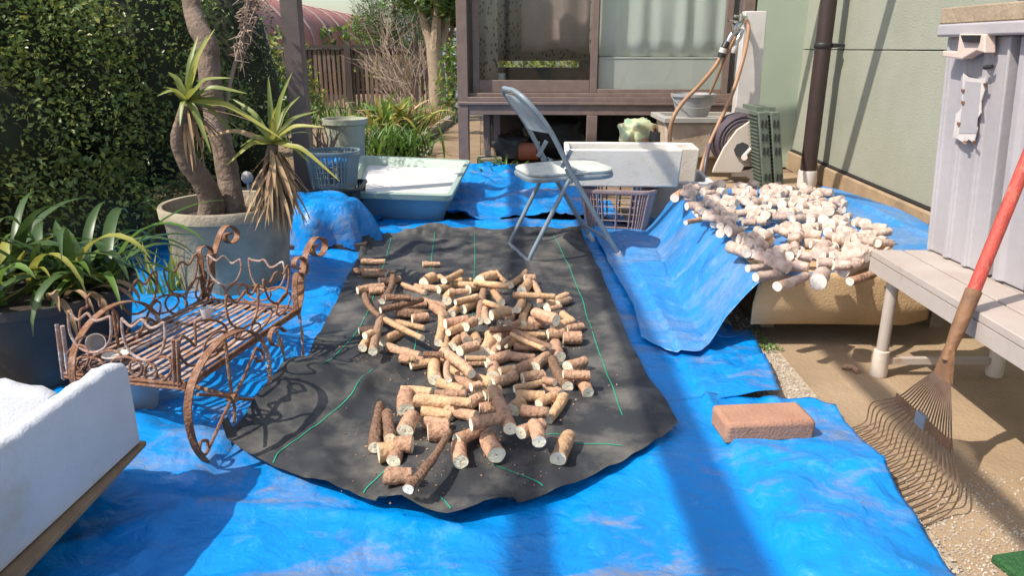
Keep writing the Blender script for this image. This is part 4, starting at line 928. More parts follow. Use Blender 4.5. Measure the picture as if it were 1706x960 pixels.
for s_ in (-1, 1):
    mb = MB()
    mb.box(cl(.19, s_ * (hw_ - .014), .415), (.03, .004, .075), crz, 0, 1, 0, R(-25)); mb.box(cl(.17, s_ * (hw_ - .014), .49), (.02, .004, .09), crz, 0, 1, 0, R(30))
    for q in ((.205, .44), (.185, .395), (.155, .52)):
        p = cl(q[0], s_ * (hw_ + .001) - s_ * .010, q[1]); mb.tube([p, p + Vector((0, s_ * .014, 0))], .0055, 8)
    mb.build('hinge_bracket', 'chair_tube', ch)
    mb = MB(); mb.tube([cl(.463, s_ * hw_, -.010), cl(.435, s_ * hw_, .035)], .0145, 12); mb.build('foot_cap', 'pvc', ch)
# seat: rounded pan and padded vinyl
def slab(mb, x0, x1, hw0, hw1, z0, z1, rr, crown, tilt=0, n=10):
    out = []
    for (cx, cy, a0) in ((x1 - rr, hw1 - rr, 0), (x0 + rr, hw0 - rr, 90), (x0 + rr, -hw0 + rr, 180), (x1 - rr, -hw1 + rr, 270)):
        for k in range(n + 1): a = R(a0 + 90 * k / n); out.append((cx + rr * math.cos(a), cy + rr * math.sin(a)))
    N = len(out); cxm = (x0 + x1) / 2; V = []
    for (k, z) in ((.985, z0), (1, z0 + .3 * (z1 - z0)), (1, z1 - .3 * (z1 - z0)), (.97, z1), (.8, z1 + crown * .6), (.4, z1 + crown)):
        for x, y in out: V.append(cl(cxm + (x - cxm) * k, y * k, z + tilt * (x - cxm)))
    Fc = [(j * N + i, j * N + (i + 1) % N, (j + 1) * N + (i + 1) % N, (j + 1) * N + i) for j in range(5) for i in range(N)] + [tuple(range(N))[::-1], tuple(5 * N + i for i in range(N))]
    mb.add(V, Fc)
mb = MB(); slab(mb, .0, .43, .17, .19, .385, .41, .09, 0, .03); mb.build('seat_pan', 'chair_tube', ch)
mb = MB(); slab(mb, .005, .425, .165, .185, .412, .428, .085, .008, .03); mb.build('seat', 'chair_vinyl', ch)
# backrest: curved plastic panel inside the hoop
V = []; nu, nv = 16, 10
for side in (0, 1):
    for j in range(nv + 1):
        t = j / nv; z = lerp(.605, .765, t); xb = lerp(.095, -.045, t ** 1.1)
        hwid = (hw_ - .008) * (1 if t < .6 else math.sqrt(max(.05, 1 - ((t - .6) / .44) ** 2.2)))
        for i in range(nu + 1):
            u = -1 + 2 * i / nu; V.append(cl(xb - .045 * (1 - u * u) * (1 - .5 * t) + side * .012 + .004, u * hwid, z))
m_ = (nu + 1) * (nv + 1); q = lambda s_, j, i: s_ * m_ + j * (nu + 1) + i
Fc = [(q(0, j, i), q(0, j + 1, i), q(0, j + 1, i + 1), q(0, j, i + 1)) for j in range(nv) for i in range(nu)] + [(q(1, j, i), q(1, j, i + 1), q(1, j + 1, i + 1), q(1, j + 1, i)) for j in range(nv) for i in range(nu)]
for i in range(nu): Fc += [(q(0, 0, i), q(0, 0, i + 1), q(1, 0, i + 1), q(1, 0, i)), (q(0, nv, i + 1), q(0, nv, i), q(1, nv, i), q(1, nv, i + 1))]
for j in range(nv): Fc += [(q(0, j + 1, 0), q(0, j, 0), q(1, j, 0), q(1, j + 1, 0)), (q(0, j, nu), q(0, j + 1, nu), q(1, j + 1, nu), q(1, j, nu))]
mb = MB(); mb.add(V, Fc); mb.build('backrest', 'chair_back', ch)

# ============================================================= IRON WAGON PLANTER
BZ = .20
FL, FR, RL, RR = G(100, 605, BZ), G(307, 649, BZ), G(339, 497, BZ), G(495, 518, BZ)
wg = thing('iron_wagon_planter', ((FL + FR + RL + RR) / 4 * Vector((1, 1, 0))) if False else Vector(((FL.x + RR.x) / 2, (FL.y + RR.y) / 2, .02)), 'rusty wrought iron garden wagon planter with tulip shaped rails beside the black sheet', 'planter')
def zz(a, b): return 60 + a / 2.182, 360 + b / 2.182
def plane(a, b):
    d = (b - a).normalized(); n = Vector((-d.y, d.x, 0)); return (a, n)
PF, PL_, PR_, PB = plane(FL, FR), plane(FL, RL), plane(FR, RR), plane(RL, RR)
def tr(pl, pts, closed=False, sm=5, off=0):
    P = [HIT(*zz(a, b), pl[0] + pl[1] * off, pl[1]) for a, b in pts]; return smooth_path(P, sm, closed) if sm else P
def rod(name, pl, curves, r, m='rust', off=0, closed=False):
    mb = MB()
    for cvs in curves: mb.tube(tr(pl, cvs, closed, 6, off), r, 8, closed=closed)
    return mb.build(name, m, wg)
def ellp(cx, cy, rx, ry, rot=0, n=12): return [(cx + rx * math.cos(2 * math.pi * k / n) * math.cos(rot) - ry * math.sin(2 * math.pi * k / n) * math.sin(rot), cy + rx * math.cos(2 * math.pi * k / n) * math.sin(rot) + ry * math.sin(2 * math.pi * k / n) * math.cos(rot)) for k in range(n)]
T1 = [(118, 350), (128, 356), (152, 378), (180, 358), (190, 356), (212, 380), (240, 376), (266, 366), (272, 378), (272, 440), (250, 480), (205, 497), (155, 475), (124, 425)]
T2 = [(312, 376), (322, 384), (348, 402), (375, 382), (388, 378), (414, 406), (440, 402), (462, 388), (468, 400), (468, 455), (448, 505), (400, 525), (345, 498), (318, 440)]
rod('tulip_rail', PF, [T1], .0036, 'rust_pale', closed=True); rod('tulip_rail', PF, [T2], .0036, 'rust_pale', closed=True)
rod('leaf_scroll', PF, [ellp(150, 520, 40, 52, .5), ellp(255, 530, 60, 38, -.3), ellp(330, 550, 58, 36, .2), ellp(445, 560, 55, 42, -.7), ellp(200, 545, 50, 30, .2), ellp(390, 560, 52, 34, .4)], .0034, closed=True)
rod('rail', PF, [[(105, 572), (530, 612)], [(104, 585), (535, 628)]], .0052)
rod('corner_post', PF, [[(76, 395), (100, 590)], [(96, 400), (118, 575)]], .0055, 'rust_pale'); rod('corner_post', PF, [[(498, 450), (505, 615)], [(514, 452), (522, 620)]], .0055)
rod('tulip_rail', PL_, [[(298, 262), (312, 268), (335, 278), (360, 240), (372, 233), (398, 247), (425, 205), (438, 208), (438, 260), (425, 310), (392, 345), (350, 357), (318, 335), (300, 290)]], .0036, closed=True)
rod('tulip_rail', PL_, [[(466, 196), (478, 198), (502, 204), (522, 172), (536, 168), (555, 178), (575, 145), (586, 142), (586, 180), (575, 235), (550, 275), (520, 292), (488, 268), (470, 225)]], .0036, closed=True)
rod('tulip_rail', PL_, [[(186, 330), (186, 300), (198, 284), (218, 284), (230, 300), (235, 330), (280, 340), (298, 370), (294, 430), (265, 440), (225, 430), (180, 440), (160, 410), (162, 345)]], .0036, closed=True)
rod('leaf_scroll', PL_, [ellp(425, 365, 58, 20, -1.2), ellp(470, 320, 52, 30, -.4), ellp(510, 320, 40, 36, .3), ellp(575, 280, 60, 24, -1.2), ellp(370, 400, 45, 18, -.6), ellp(600, 250, 50, 14, -1.3)], .0034, closed=True)
rod('rail', PL_, [[(105, 580), (612, 300)], [(100, 592), (612, 312)]], .0052)
rod('tulip_rail', PB, [[(624, 146), (634, 148), (656, 162), (678, 146), (690, 150), (712, 172), (732, 162), (742, 160), (746, 195), (725, 238), (690, 252), (655, 238), (632, 205)]], .0034, 'rust_pale', closed=True)
rod('tulip_rail', PB, [[(774, 158), (784, 160), (810, 164), (830, 160), (850, 186), (870, 182), (892, 168), (900, 175), (905, 215), (885, 258), (845, 272), (805, 258), (782, 215)]], .0034, 'rust_pale', closed=True)
rod('leaf_scroll', PB, [ellp(655, 270, 50, 26, .7), ellp(728, 275, 42, 26, -.5), ellp(770, 282, 40, 26, .6), ellp(860, 290, 56, 28, -.3), ellp(810, 280, 44, 26, .2)], .0032, closed=True)
rod('rail', PB, [[(612, 300), (955, 335)], [(612, 312), (955, 347)]], .0052)
rod('tulip_rail', PR_, [[(690, 300), (700, 290), (725, 315), (745, 295), (762, 272), (785, 285), (804, 250), (808, 262), (806, 330), (790, 380), (755, 408), (715, 398), (694, 355)]], .0036, closed=True)
rod('tulip_rail', PR_, [[(826, 234), (836, 238), (850, 242), (868, 210), (880, 205), (896, 214), (914, 182), (920, 190), (918, 240), (905, 290), (880, 318), (850, 305), (832, 265)]], .0036, closed=True)
rod('tulip_rail', PR_, [[(580, 470), (578, 392), (588, 382), (640, 378), (665, 385), (690, 405), (688, 450), (660, 500), (610, 525), (560, 545), (520, 500), (528, 440), (555, 450)]], .0036, closed=True)
rod('leaf_scroll', PR_, [ellp(820, 380, 55, 20, -.9), ellp(770, 420, 50, 20, -.5), ellp(900, 320, 45, 18, -1.1), ellp(700, 450, 60, 20, -.7), ellp(650, 460, 50, 26, -.8)], .0034, closed=True)
rod('rail', PR_, [[(535, 620), (950, 340)], [(535, 634), (952, 352)]], .0052)
# slatted bed
mb = MB()
for k in range(15):
    t = (k + .5) / 15; a = FL.lerp(FR, t); b = RL.lerp(RR, t); d = b - a; m_ = (a + b) / 2
    mb.box((m_.x, m_.y, BZ - .004 + .002 * math.sin(k * 2)), (d.length, .0125, .003), math.atan2(d.y, d.x))
mb.build('bed_slats', 'rust_pale', wg)
mb = MB()
for t in (.03, .35, .65, .97):
    a = FL.lerp(RL, t); b = FR.lerp(RR, t); d = b - a; m_ = (a + b) / 2; mb.box((m_.x, m_.y, BZ - .010), (d.length, .014, .004), math.atan2(d.y, d.x))
mb.build('cross_bar', 'rust', wg)
# big C shaped wheel outside the right side, and its twin on the left
rgt = (RR - FR).normalized(); outw = Vector((rgt.y, -rgt.x, 0)); outw = outw if outw.x > 0 else -outw
wpl = (FR + outw * .085, outw)
def wheel(shift):
    mb = MB(); rim = tr(wpl, [(722, 898), (690, 912), (650, 912), (610, 885), (575, 830), (555, 750), (553, 680), (570, 600), (610, 520), (660, 460), (705, 430), (755, 416), (795, 428), (822, 458)])
    mb.tube([p + shift for p in rim], .01, flat=(.020, .004), ref=outw); o = mb.build('wheel', 'rust', wg)
    mb = MB(); tw = tr(wpl, [(820, 455), (840, 500), (848, 560), (850, 632)]); mb.tube([p + shift for p in smooth_path(tw, 3)], .006, flat=(.012, .008), twist=.35); mb.build('twisted_bar', 'rust_pale', wg)
    mb = MB(); c_ = (714, 660)
    for pts in ([c_, (700, 560), (690, 462)], [c_, (722, 700), (720, 755)], [c_, (745, 610), (780, 530), (800, 480)], [c_, (650, 652), (588, 650)], [c_, (770, 668), (820, 662)], [c_, (680, 730), (640, 820), (615, 868), (596, 855), (600, 822), (622, 818), (624, 838)],
                [(800, 480), (822, 495), (824, 520), (805, 530), (798, 512)]):
        mb.tube([p + shift for p in tr(wpl, pts)], .0042, 7)
    for p in tr(wpl, [c_], sm=0): mb.tube([p + shift - outw * .012, p + shift + outw * .012], .012, 12)
    mb.build('spokes', 'rust', wg)
wheel(Vector((0, 0, 0))); wheel((FL - FR) - outw * .02 + (RL - FL).normalized() * .07)
mb = MB(); ca = tr(wpl, [(714, 660)], sm=0)[0]; mb.tube([ca, ca + (FL - FR) - outw * .02 + (RL - FL).normalized() * .05], .006, 8); mb.build('axle', 'rust', wg)
# rear handles with scrolls, twisted rear legs with scroll feet
def strapc(name, pl, pts, wdt=.017, m='rust', off=0, tw=0):
    mb = MB(); mb.tube(tr(pl, pts, sm=6, off=off), .01, flat=(wdt, .004), ref=None if tw else pl[1], twist=tw); mb.build(name, m, wg)
strapc('handle', PR_, [(950, 350), (962, 290), (966, 220), (978, 150), (995, 105), (1018, 78), (1045, 84), (1050, 115), (1030, 145), (1008, 138), (1006, 112), (1026, 105)], .022)
strapc('scroll', PR_, [(945, 340), (940, 260), (948, 210), (975, 210), (982, 180), (965, 150), (942, 158), (938, 182), (955, 192)], .018)
strapc('handle', PL_, [(615, 310), (640, 230), (640, 170), (655, 110), (672, 60), (695, 35), (722, 45), (732, 72), (715, 98), (692, 92), (688, 70), (706, 62)], .022)
strapc('scroll', PL_, [(612, 305), (605, 230), (600, 160), (592, 125), (610, 108), (632, 115), (636, 138), (618, 148)], .018)
strapc('rear_leg', PR_, [(955, 350), (966, 420), (970, 490), (972, 548)], .011, 'rust_pale', tw=.5); strapc('rear_leg', PR_, [(872, 418), (890, 460), (905, 530), (925, 592)], .011, 'rust_pale', off=-.04, tw=.5)
strapc('scroll_foot', PR_, [(972, 548), (960, 560), (940, 555), (936, 535), (952, 520), (966, 530)], .014); strapc('scroll_foot', PR_, [(905, 420), (885, 405), (862, 412), (850, 440), (862, 470), (885, 468), (888, 445)], .014, off=-.05)
lg = RL - Vector((0, 0, BZ - .02)); mb = MB(); mb.tube([RL, RL.lerp(lg, .5), lg], .006, flat=(.012, .008), twist=.5); mb.build('rear_leg', 'rust', wg)
# things lying in and under the wagon
def cup(name, c, r, h, m, lab, cat, tilt=(0, 0)):
    mb = MB(); r *= .85; mb.lathe((0, 0, 0), [(r * .72, 0), (r * .95, h * .7), (r, h), (r * .93, h), (r * .66, .006)], 24)
    Mx = Matrix.Rotation(tilt[0], 3, 'X') @ Matrix.Rotation(tilt[1], 3, 'Y'); mb.v = [Mx @ v + Vector(c) for v in mb.v]
    return tag(mb.build(name, m), lab, cat)
pa = G(165, 575, BZ + .02); cup('small_cup', (pa.x, pa.y, BZ + .028), .030, .045, 'pvc', 'small white cup lying tipped in the front corner of the iron wagon', 'cup', (R(70), R(20)))
pa = G(192, 590, BZ + .02); cup('saucer', (pa.x, pa.y, BZ + .008), .040, .012, 'reel', 'cream saucer lying in the front of the iron wagon', 'saucer')
pa = G(345, 525, BZ + .01); cup('small_cup', (pa.x, pa.y, BZ + .002), .022, .03, 'pvc', 'little pale pot standing at the far end of the iron wagon', 'cup')
pa = G(238, 690, .03); cup('bowl', (pa.x - .02, pa.y + .03, .035), .075, .11, 'greyplastic', 'pale blue grey bowl standing under the front of the iron wagon', 'bowl')

# ============================================================= FOAM BOX, CARDBOARD, STAND AT NEAR LEFT
x1, x2 = -.83, -.885; z0, z1 = .163, .365; yn, yf = .62, 1.475
def slabh(mb, b0, b1, th, za, zb, jag=0, seed=0, n=24, zfun=None):   # a foam wall with an uneven top edge
    b0, b1 = Vector(b0), Vector(b1); d = (b1 - b0).normalized(); nn = Vector((-d.y, d.x, 0)) * th; V = []
    for i in range(n + 1):
        p = b0.lerp(b1, i / n); zt = zb + jag * noise.noise(Vector((i * .9, seed, 0))) + (zfun(i / n) if zfun else 0); bu = nn * .12
        V += [p + Vector((0, 0, za)), p + bu * .3 * noise.noise(Vector((i * .4, seed, 2))) + Vector((0, 0, zt - th * .25)), p + nn * .22 + Vector((0, 0, zt)), p + nn * .78 + Vector((0, 0, zt)), p + nn + Vector((0, 0, zt - th * .25)), p + nn + Vector((0, 0, za))]
    Fc = [(i * 6 + k, i * 6 + (k + 1) % 6, (i + 1) * 6 + (k + 1) % 6, (i + 1) * 6 + k) for i in range(n) for k in range(6)] + [tuple(range(6))[::-1], tuple(n * 6 + k for k in range(6))]
    mb.add(V, Fc)
mb = MB()
slabh(mb, (x2, yn, 0), (x1, yf, 0), .045, z0, z1, .010, 1, 40, lambda t: -.012 * max(0, (t - .94) / .06))
slabh(mb, (x1 - .047, yf - .002, 0), (-.98, yf - .01, 0), .05, z0, .235, .03, 2, 10)
slabh(mb, (-.982, yf - .01, 0), (-1.42, yf - .03, 0), .05, z0, .295, .035, 3, 18, lambda t: .03 * math.sin(t * 9))
slabh(mb, (-1.42, yf - .085, 0), (-1.45, yn, 0), .045, z0, .35, .01, 4, 20)
slabh(mb, (-1.40, yn + .045, 0), (x2 - .05, yn + .045, 0), .045, z0, .35, .01, 6, 14)
mb.hexa([(x2, yn + .01, z0 - .001), (x1 - .003, yf - .003, z0 - .001), (-1.42, yf - .03, z0 - .001), (-1.44, yn + .02, z0 - .001)], [(x2 - .01, yn + .01, z0 + .03), (x1 - .01, yf - .01, z0 + .03), (-1.42, yf - .04, z0 + .03), (-1.44, yn + .02, z0 + .03)])
fb = mb.build('foam_box', 'foam', ang=50); tag(fb, 'large chipped white foam box with a broken end wall at the near left', 'foam box')
mb = MB(); mb.hexa([(-.84, .55, .138), (-.835, 1.47, .138), (-1.45, 1.53, .138), (-1.5, .55, .138)], [(-.84, .55, .143), (-.835, 1.47, .143), (-1.45, 1.53, .143), (-1.5, .55, .143)])
mb.hexa([(-.83, .55, .144), (-.825, 1.49, .144), (-1.45, 1.53, .144), (-1.5, .55, .144)], [(-.83, .55, .158), (-.822, 1.488, .158), (-1.45, 1.53, .158), (-1.5, .55, .158)])
tag(mb.build('cardboard', 'card', bevel=.002), 'folded brown cardboard sheet under the large chipped foam box', 'cardboard')
st_ = thing('low_stand', (-1.15, 1.05, 0), 'dark low stand carrying the cardboard and the chipped foam box', 'stand')
mb = MB(); mb.box((-1.20, 1.0, .125), (.60, .85, .022)); mb.build('top', 'fence_dark', st_)
for x, y in ((-.96, .66), (-.96, 1.36), (-1.4, .72), (-1.4, 1.4)):
    mb = MB(); mb.box((x, y, .06), (.05, .05, .105)); mb.build('leg', 'fence_dark', st_)

# ============================================================= BIG POT WITH YUCCA
pr = G(380, 358, .40); pc = Vector((F(378, 360, 3.06).x, 3.08, 0)); PR = .27
yp = thing('potted_yucca', pc, 'large round stone grey pot with thick forked yucca trunks', 'potted plant')
zr = .385; mb = MB()
mb.lathe(pc, [(PR * .80, 0), (PR * .93, zr - .055), (PR * .95, zr - .05), (PR * .99, zr - .045), (PR * 1.0, zr - .008), (PR * .985, zr), (PR * .93, zr - .002), (PR * .91, zr - .05), (PR * .80, .03)], 64)
mb.build('pot', 'pot', yp, ang=50)
mb = MB(); mb.lathe(pc, [(PR * .92, zr - .07), (PR * .5, zr - .055), (.02, zr - .05)], 40); mb.build('earth', 'soil_dark', yp)
def Fr(px, py, y): return F(px, py, y)
def trunk(pts, rs, nm='trunk'):
    P = smooth_path(pts, 7); n_ = len(P); rr = []
    for i in range(n_):
        t = i / (n_ - 1) * (len(rs) - 1); k = min(int(t), len(rs) - 2); rr.append(lerp(rs[k], rs[k + 1], t - k) * (1 + .06 * noise.noise(Vector((i * .6, rs[0] * 99, 0)))))
    mb = MB(); mb.tube(P, rr, 18); return mb.build(nm, 'bark', yp, ang=70)
trunk([Vector((pc.x + .03, 3.06, zr - .08)), Fr(386, 330, 3.08), Fr(372, 250, 3.12), Fr(358, 190, 3.14), Fr(350, 130, 3.16), Fr(345, 75, 3.2), Fr(330, 45, 3.24), Fr(318, 0, 3.3), Fr(310, -90, 3.35)], [.055, .048, .043, .045, .043, .046, .040, .036, .03])
trunk([Vector((pc.x - .05, 3.0, zr - .08)), Fr(352, 335, 2.99), Fr(336, 300, 2.96), Fr(314, 270, 2.93), Fr(300, 235, 2.9), Fr(302, 205, 2.86), Fr(309, 175, 2.82)], [.055, .048, .043, .042, .034, .024, .018])
trunk([Fr(340, 300, 2.98), Fr(352, 330, 3.02), Fr(366, 362, 3.04)], [.035, .02, .012])
def rosette(px, py, y, leaves, tilt_r=.0, W=.034, seed=1):
    c = F(px, py, y); random.seed(seed); mb = MB()
    for (tx, ty, ln, dy, mi) in leaves:                # leaf tips seen in the photo
        e = F(tx, ty, y + dy); d = e - c; L = d.length * ln
        mid = c + d * .5 + Vector((0, 0, .06 * L + .02)); P = smooth_path([c, c + (mid - c) * .55 + Vector((0, 0, .005)), mid, e], 4); V = []
        n_ = len(P)
        for i, p in enumerate(P):
            t = i / (n_ - 1); tg = (P[min(i + 1, n_ - 1)] - P[max(0, i - 1)]).normalized(); view = (p - O).normalized()
            sd_ = tg.cross(Vector((.3 * math.sin(tx), -.7, .8))).normalized(); nn = sd_.cross(tg)
            wd = W * (min(1, .5 + 2 * t)) * (1 - max(0, (t - .4) / .6) ** 1.9) / 2 + .0008
            V += [p - sd_ * wd + nn * wd * .4, p.copy(), p + sd_ * wd + nn * wd * .4]
        mb.add(V, [f for i in range(n_ - 1) for f in ((i * 3, i * 3 + 1, i * 3 + 4, i * 3 + 3), (i * 3 + 1, i * 3 + 2, i * 3 + 5, i * 3 + 4))], mi)
    for k in range(6):
        a = random.uniform(0, 6.28); mb.strap(c, a, random.uniform(.10, .20), W * .8, random.uniform(.2, 1.3), random.uniform(.2, 1), random.choice((0, 0, 1)), 7)
    mb.build('leaf_rosette', ['leaf_yucca', 'leaf_yellow', 'leaf_dry'], yp, ang=0); return c
rosette(312, 168, 2.82, [(358, 48, 1, .0, 1), (346, 58, 1, .05, 0), (412, 156, 1, .0, 0), (385, 130, 1, -.1, 0), (430, 205, 1, .05, 0), (470, 232, 1, -.05, 1), (352, 255, 1, -.1, 0), (395, 228, 1, .1, 0), (300, 210, 1, -.1, 0), (262, 160, 1, -.05, 0), (330, 60, 1, .1, 0), (280, 120, 1, 0, 0), (345, 235, 1, 0, 2)], W=.023, seed=2)
rosette(455, 238, 2.9, [(487, 120, 1, 0, 0), (447, 128, 1, .06, 0), (460, 178, 1, -.1, 1), (388, 165, 1, .08, 0), (380, 182, 1, -.02, 0), (530, 185, 1, .05, 0), (540, 212, 1, -.05, 1), (318, 235, 1, .0, 2), (378, 275, 1, -.1, 1), (515, 270, 1, .0, 0), (566, 302, 1, -.12, 1), (400, 245, 1, -.1, 0), (500, 160, 1, .12, 0)], W=.021, seed=4)
trunk([Vector((pc.x + .14, 3.0, zr - .08)), Fr(440, 320, 2.98), Fr(448, 280, 2.94), Fr(455, 242, 2.9)], [.024, .024, .024, .02])
# skirt of dead leaves
random.seed(14); mb = MB(); c = F(455, 248, 2.9)
for k in range(150):
    a = random.uniform(0, 6.28); h = random.uniform(-.14, .0)
    mb.strap(c + Vector((.015 * math.cos(a), .015 * math.sin(a), h)), a, random.uniform(.12, .25), random.uniform(.006, .015), random.uniform(-1.5, -.75), random.uniform(.0, .6), random.choice((0, 0, 1)), 8, random.uniform(-1, 1), random.uniform(-1, 1))
M['leaf_dry_dark'] = mat('dark_dry_leaf', (.19, .115, .07), (.26, .17, .10), 10, .85)
mb.build('dead_leaf_skirt', ['leaf_dry', 'leaf_dry_dark'], yp, ang=0)
random.seed(15); mb = MB(); c = F(312, 178, 2.83)
for k in range(26):
    a = random.uniform(-1.2, 2.5); mb.strap(c, a, random.uniform(.12, .32), random.uniform(.006, .014), random.uniform(-1.2, .1), random.uniform(.5, 1.4), random.choice((0, 1)), 7, random.uniform(-1, 1), random.uniform(-1, 1))
mb.build('dead_leaf_skirt', ['leaf_dry', 'leaf_dry_dark'], yp, ang=0)
mb = MB(); sp_ = smooth_path([F(376, 182, 3.2), F(385, 130, 3.22), F(402, 70, 3.25), F(412, 20, 3.28), F(420, -30, 3.3)], 5); mb.tube(sp_, .009, 8)
random.seed(16)
for k in range(110):
    t = random.random() ** .7; p = sp_[int(lerp(8, len(sp_) - 1, t))]; mb.tube([p, p + Vector((random.gauss(0, .02), random.gauss(0, .02), random.gauss(-.01, .012))), p + Vector((random.gauss(.0, .03), random.gauss(0, .03), random.gauss(-.05, .03)))], [.004, .003, .0015], 4)
mb.build('dried_flower_stalk', 'twig', yp)

# ============================================================= STRAP LEAF PLANT IN BLACK POT (LEFT)
lc = Vector((F(60, 500, 2.15).x - .02, 2.2, 0)); lp = thing('potted_lily', lc, 'wide black pot overflowing with long arching dark green strap leaves', 'potted plant')
LR, LH = .27, .30; mb = MB()
mb.lathe(lc, [(LR * .8, 0), (LR * .98, LH - .03), (LR * 1.03, LH - .025), (LR * 1.03, LH), (LR * .97, LH), (LR * .93, LH - .05), (LR * .8, .03)], 48); mb.build('pot', 'pot_black', lp, ang=50)
mb = MB(); mb.lathe(lc, [(LR * .93, LH - .04), (LR * .4, LH - .02), (.02, LH - .02)], 32); mb.build('earth', 'soil_dark', lp)
random.seed(20); mb = MB()
for cx, cy in ((0, 0), (-.14, .05), (.12, -.02), (-.05, -.14), (.06, .12), (.2, .05)):
    for k in range(15):
        a = random.uniform(0, 6.28); mb.strap(lc + Vector((cx + random.gauss(0, .02), cy + random.gauss(0, .02), LH - .02)), a, random.uniform(.26, .50), random.uniform(.020, .036), random.uniform(.45, 1.3), random.uniform(1.2, 2.8), random.choice((0, 0, 0, 1, 1, 2, 4)), 10, random.uniform(-.4, .4))
for k in range(14):
    a = random.uniform(3.6, 6.2); mb.strap(lc + Vector((.2 * math.cos(a), .2 * math.sin(a), LH)), a, random.uniform(.12, .24), random.uniform(.018, .032), random.uniform(.2, .8), random.uniform(1.8, 3.0), 3, 8, random.uniform(-1, 1))
mb.build('leaves', ['leaf_lily', 'leaf_lily', 'leaf_bright', 'leaf_dry', 'leaf_yellow'], lp, ang=0)
spiky('weed', 'thin yellow green weed between the two big pots', 'weed', (F(270, 410, 2.9).x, 2.9, 0), 40, .30, .010, ['leaf_bright', 'leaf_yellow'], 28, (1.0, 1.5), (.2, .9), .05)
# ============================================================= MIDDLE GROUND LEFT
# blue tarp bundle over low timber
bc = Vector((F(536, 400, 3.75).x, 3.78, 0))
mb = MB(); V = []; nu, nv = 56, 22
for j in range(nv + 1):
    v = j / nv
    for i in range(nu):
        a = 2 * math.pi * i / nu; rr = (v ** .6) * (1 + .10 * noise.noise(Vector((math.cos(a) * 1.5, math.sin(a) * 1.5, v * 2))))
        dr = 1 if v < .55 else 1
        h = .24 * (1 - max(0, (v - .35) / .65) ** 2.2) - .02 * math.sin(a * 2 + 1) * v
        x, y = .27 * rr * math.cos(a), .27 * rr * math.sin(a); n_ = abs(noise.noise(Vector((x * 7, y * 7, v * 3)))) * .035
        p = bc + Vector((x, y, .05 + h * .95 + n_ - .02)); V.append(p + Vector((math.cos(a), math.sin(a), 0)) * .03 * math.sin(a * 7) * v * v)
mb.add(V, [(j * nu + i, j * nu + (i + 1) % nu, (j + 1) * nu + (i + 1) % nu, (j + 1) * nu + i) for j in range(nv) for i in range(nu)] + [tuple(range(nu))])
tag(mb.build('tarp_bundle', 'tarp', ang=0), 'lumpy blue tarp thrown over a low heap between the yucca pot and the tub', 'tarp')
mb = MB(); mb.box((bc.x + .04, bc.y - .04, .05), (.42, .36, .05), .1); tag(mb.build('timber_base', 'fence_dark', bevel=.005), 'dark flat timber showing under the lumpy blue tarp', 'timber')

# tub
zt = .22; C4 = [G(573, 320, zt), G(752, 326, zt), G(784, 266, zt), G(602, 258, zt)]; cen = sum(C4, Vector()) / 4
def ring4(k, z, rr=.05, n=6):
    out = []
    cs = [cen + (c - cen) * k for c in C4]
    for i in range(4):
        p, a, b = cs[i], cs[i - 1], cs[(i + 1) % 4]; u = (a - p).normalized() * rr; v = (b - p).normalized() * rr
        for j in range(n + 1):
            t = j / n; q = (p + u) * (1 - t) ** 2 + 2 * t * (1 - t) * p + (p + v) * t * t; out.append(Vector((q.x, q.y, z)))
    return out
tb_ = thing('tub', (cen.x, cen.y, .03), 'big sea green rectangular plastic tub of white starchy water', 'tub')
def loft(mb, rings, mi=0, capb=True, capt=False):
    n = len(rings[0]); k0 = len(mb.v)
    for r_ in rings: mb.v += r_
    for j in range(len(rings) - 1):
        for i in range(n): mb.f.append((k0 + j * n + i, k0 + j * n + (i + 1) % n, k0 + (j + 1) * n + (i + 1) % n, k0 + (j + 1) * n + i)); mb.m.append(mi)
    if capb: mb.f.append(tuple(k0 + i for i in range(n))[::-1]); mb.m.append(mi)
    if capt: e = k0 + (len(rings) - 1) * n; mb.f.append(tuple(e + i for i in range(n))); mb.m.append(mi)
mb = MB(); loft(mb, [ring4(.80, .035), ring4(.93, zt - .035)]); mb.build('side', 'tub_shade', tb_)
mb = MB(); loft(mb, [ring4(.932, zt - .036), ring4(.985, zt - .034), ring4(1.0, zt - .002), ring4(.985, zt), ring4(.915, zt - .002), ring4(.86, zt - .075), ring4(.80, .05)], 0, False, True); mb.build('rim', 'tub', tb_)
mb = MB(); loft(mb, [ring4(.868, zt - .058)], 0, False, True)
V = [v + Vector((0, 0, 0)) for v in mb.v]; tag(mb.build('water', 'starch', tb_), None, None)

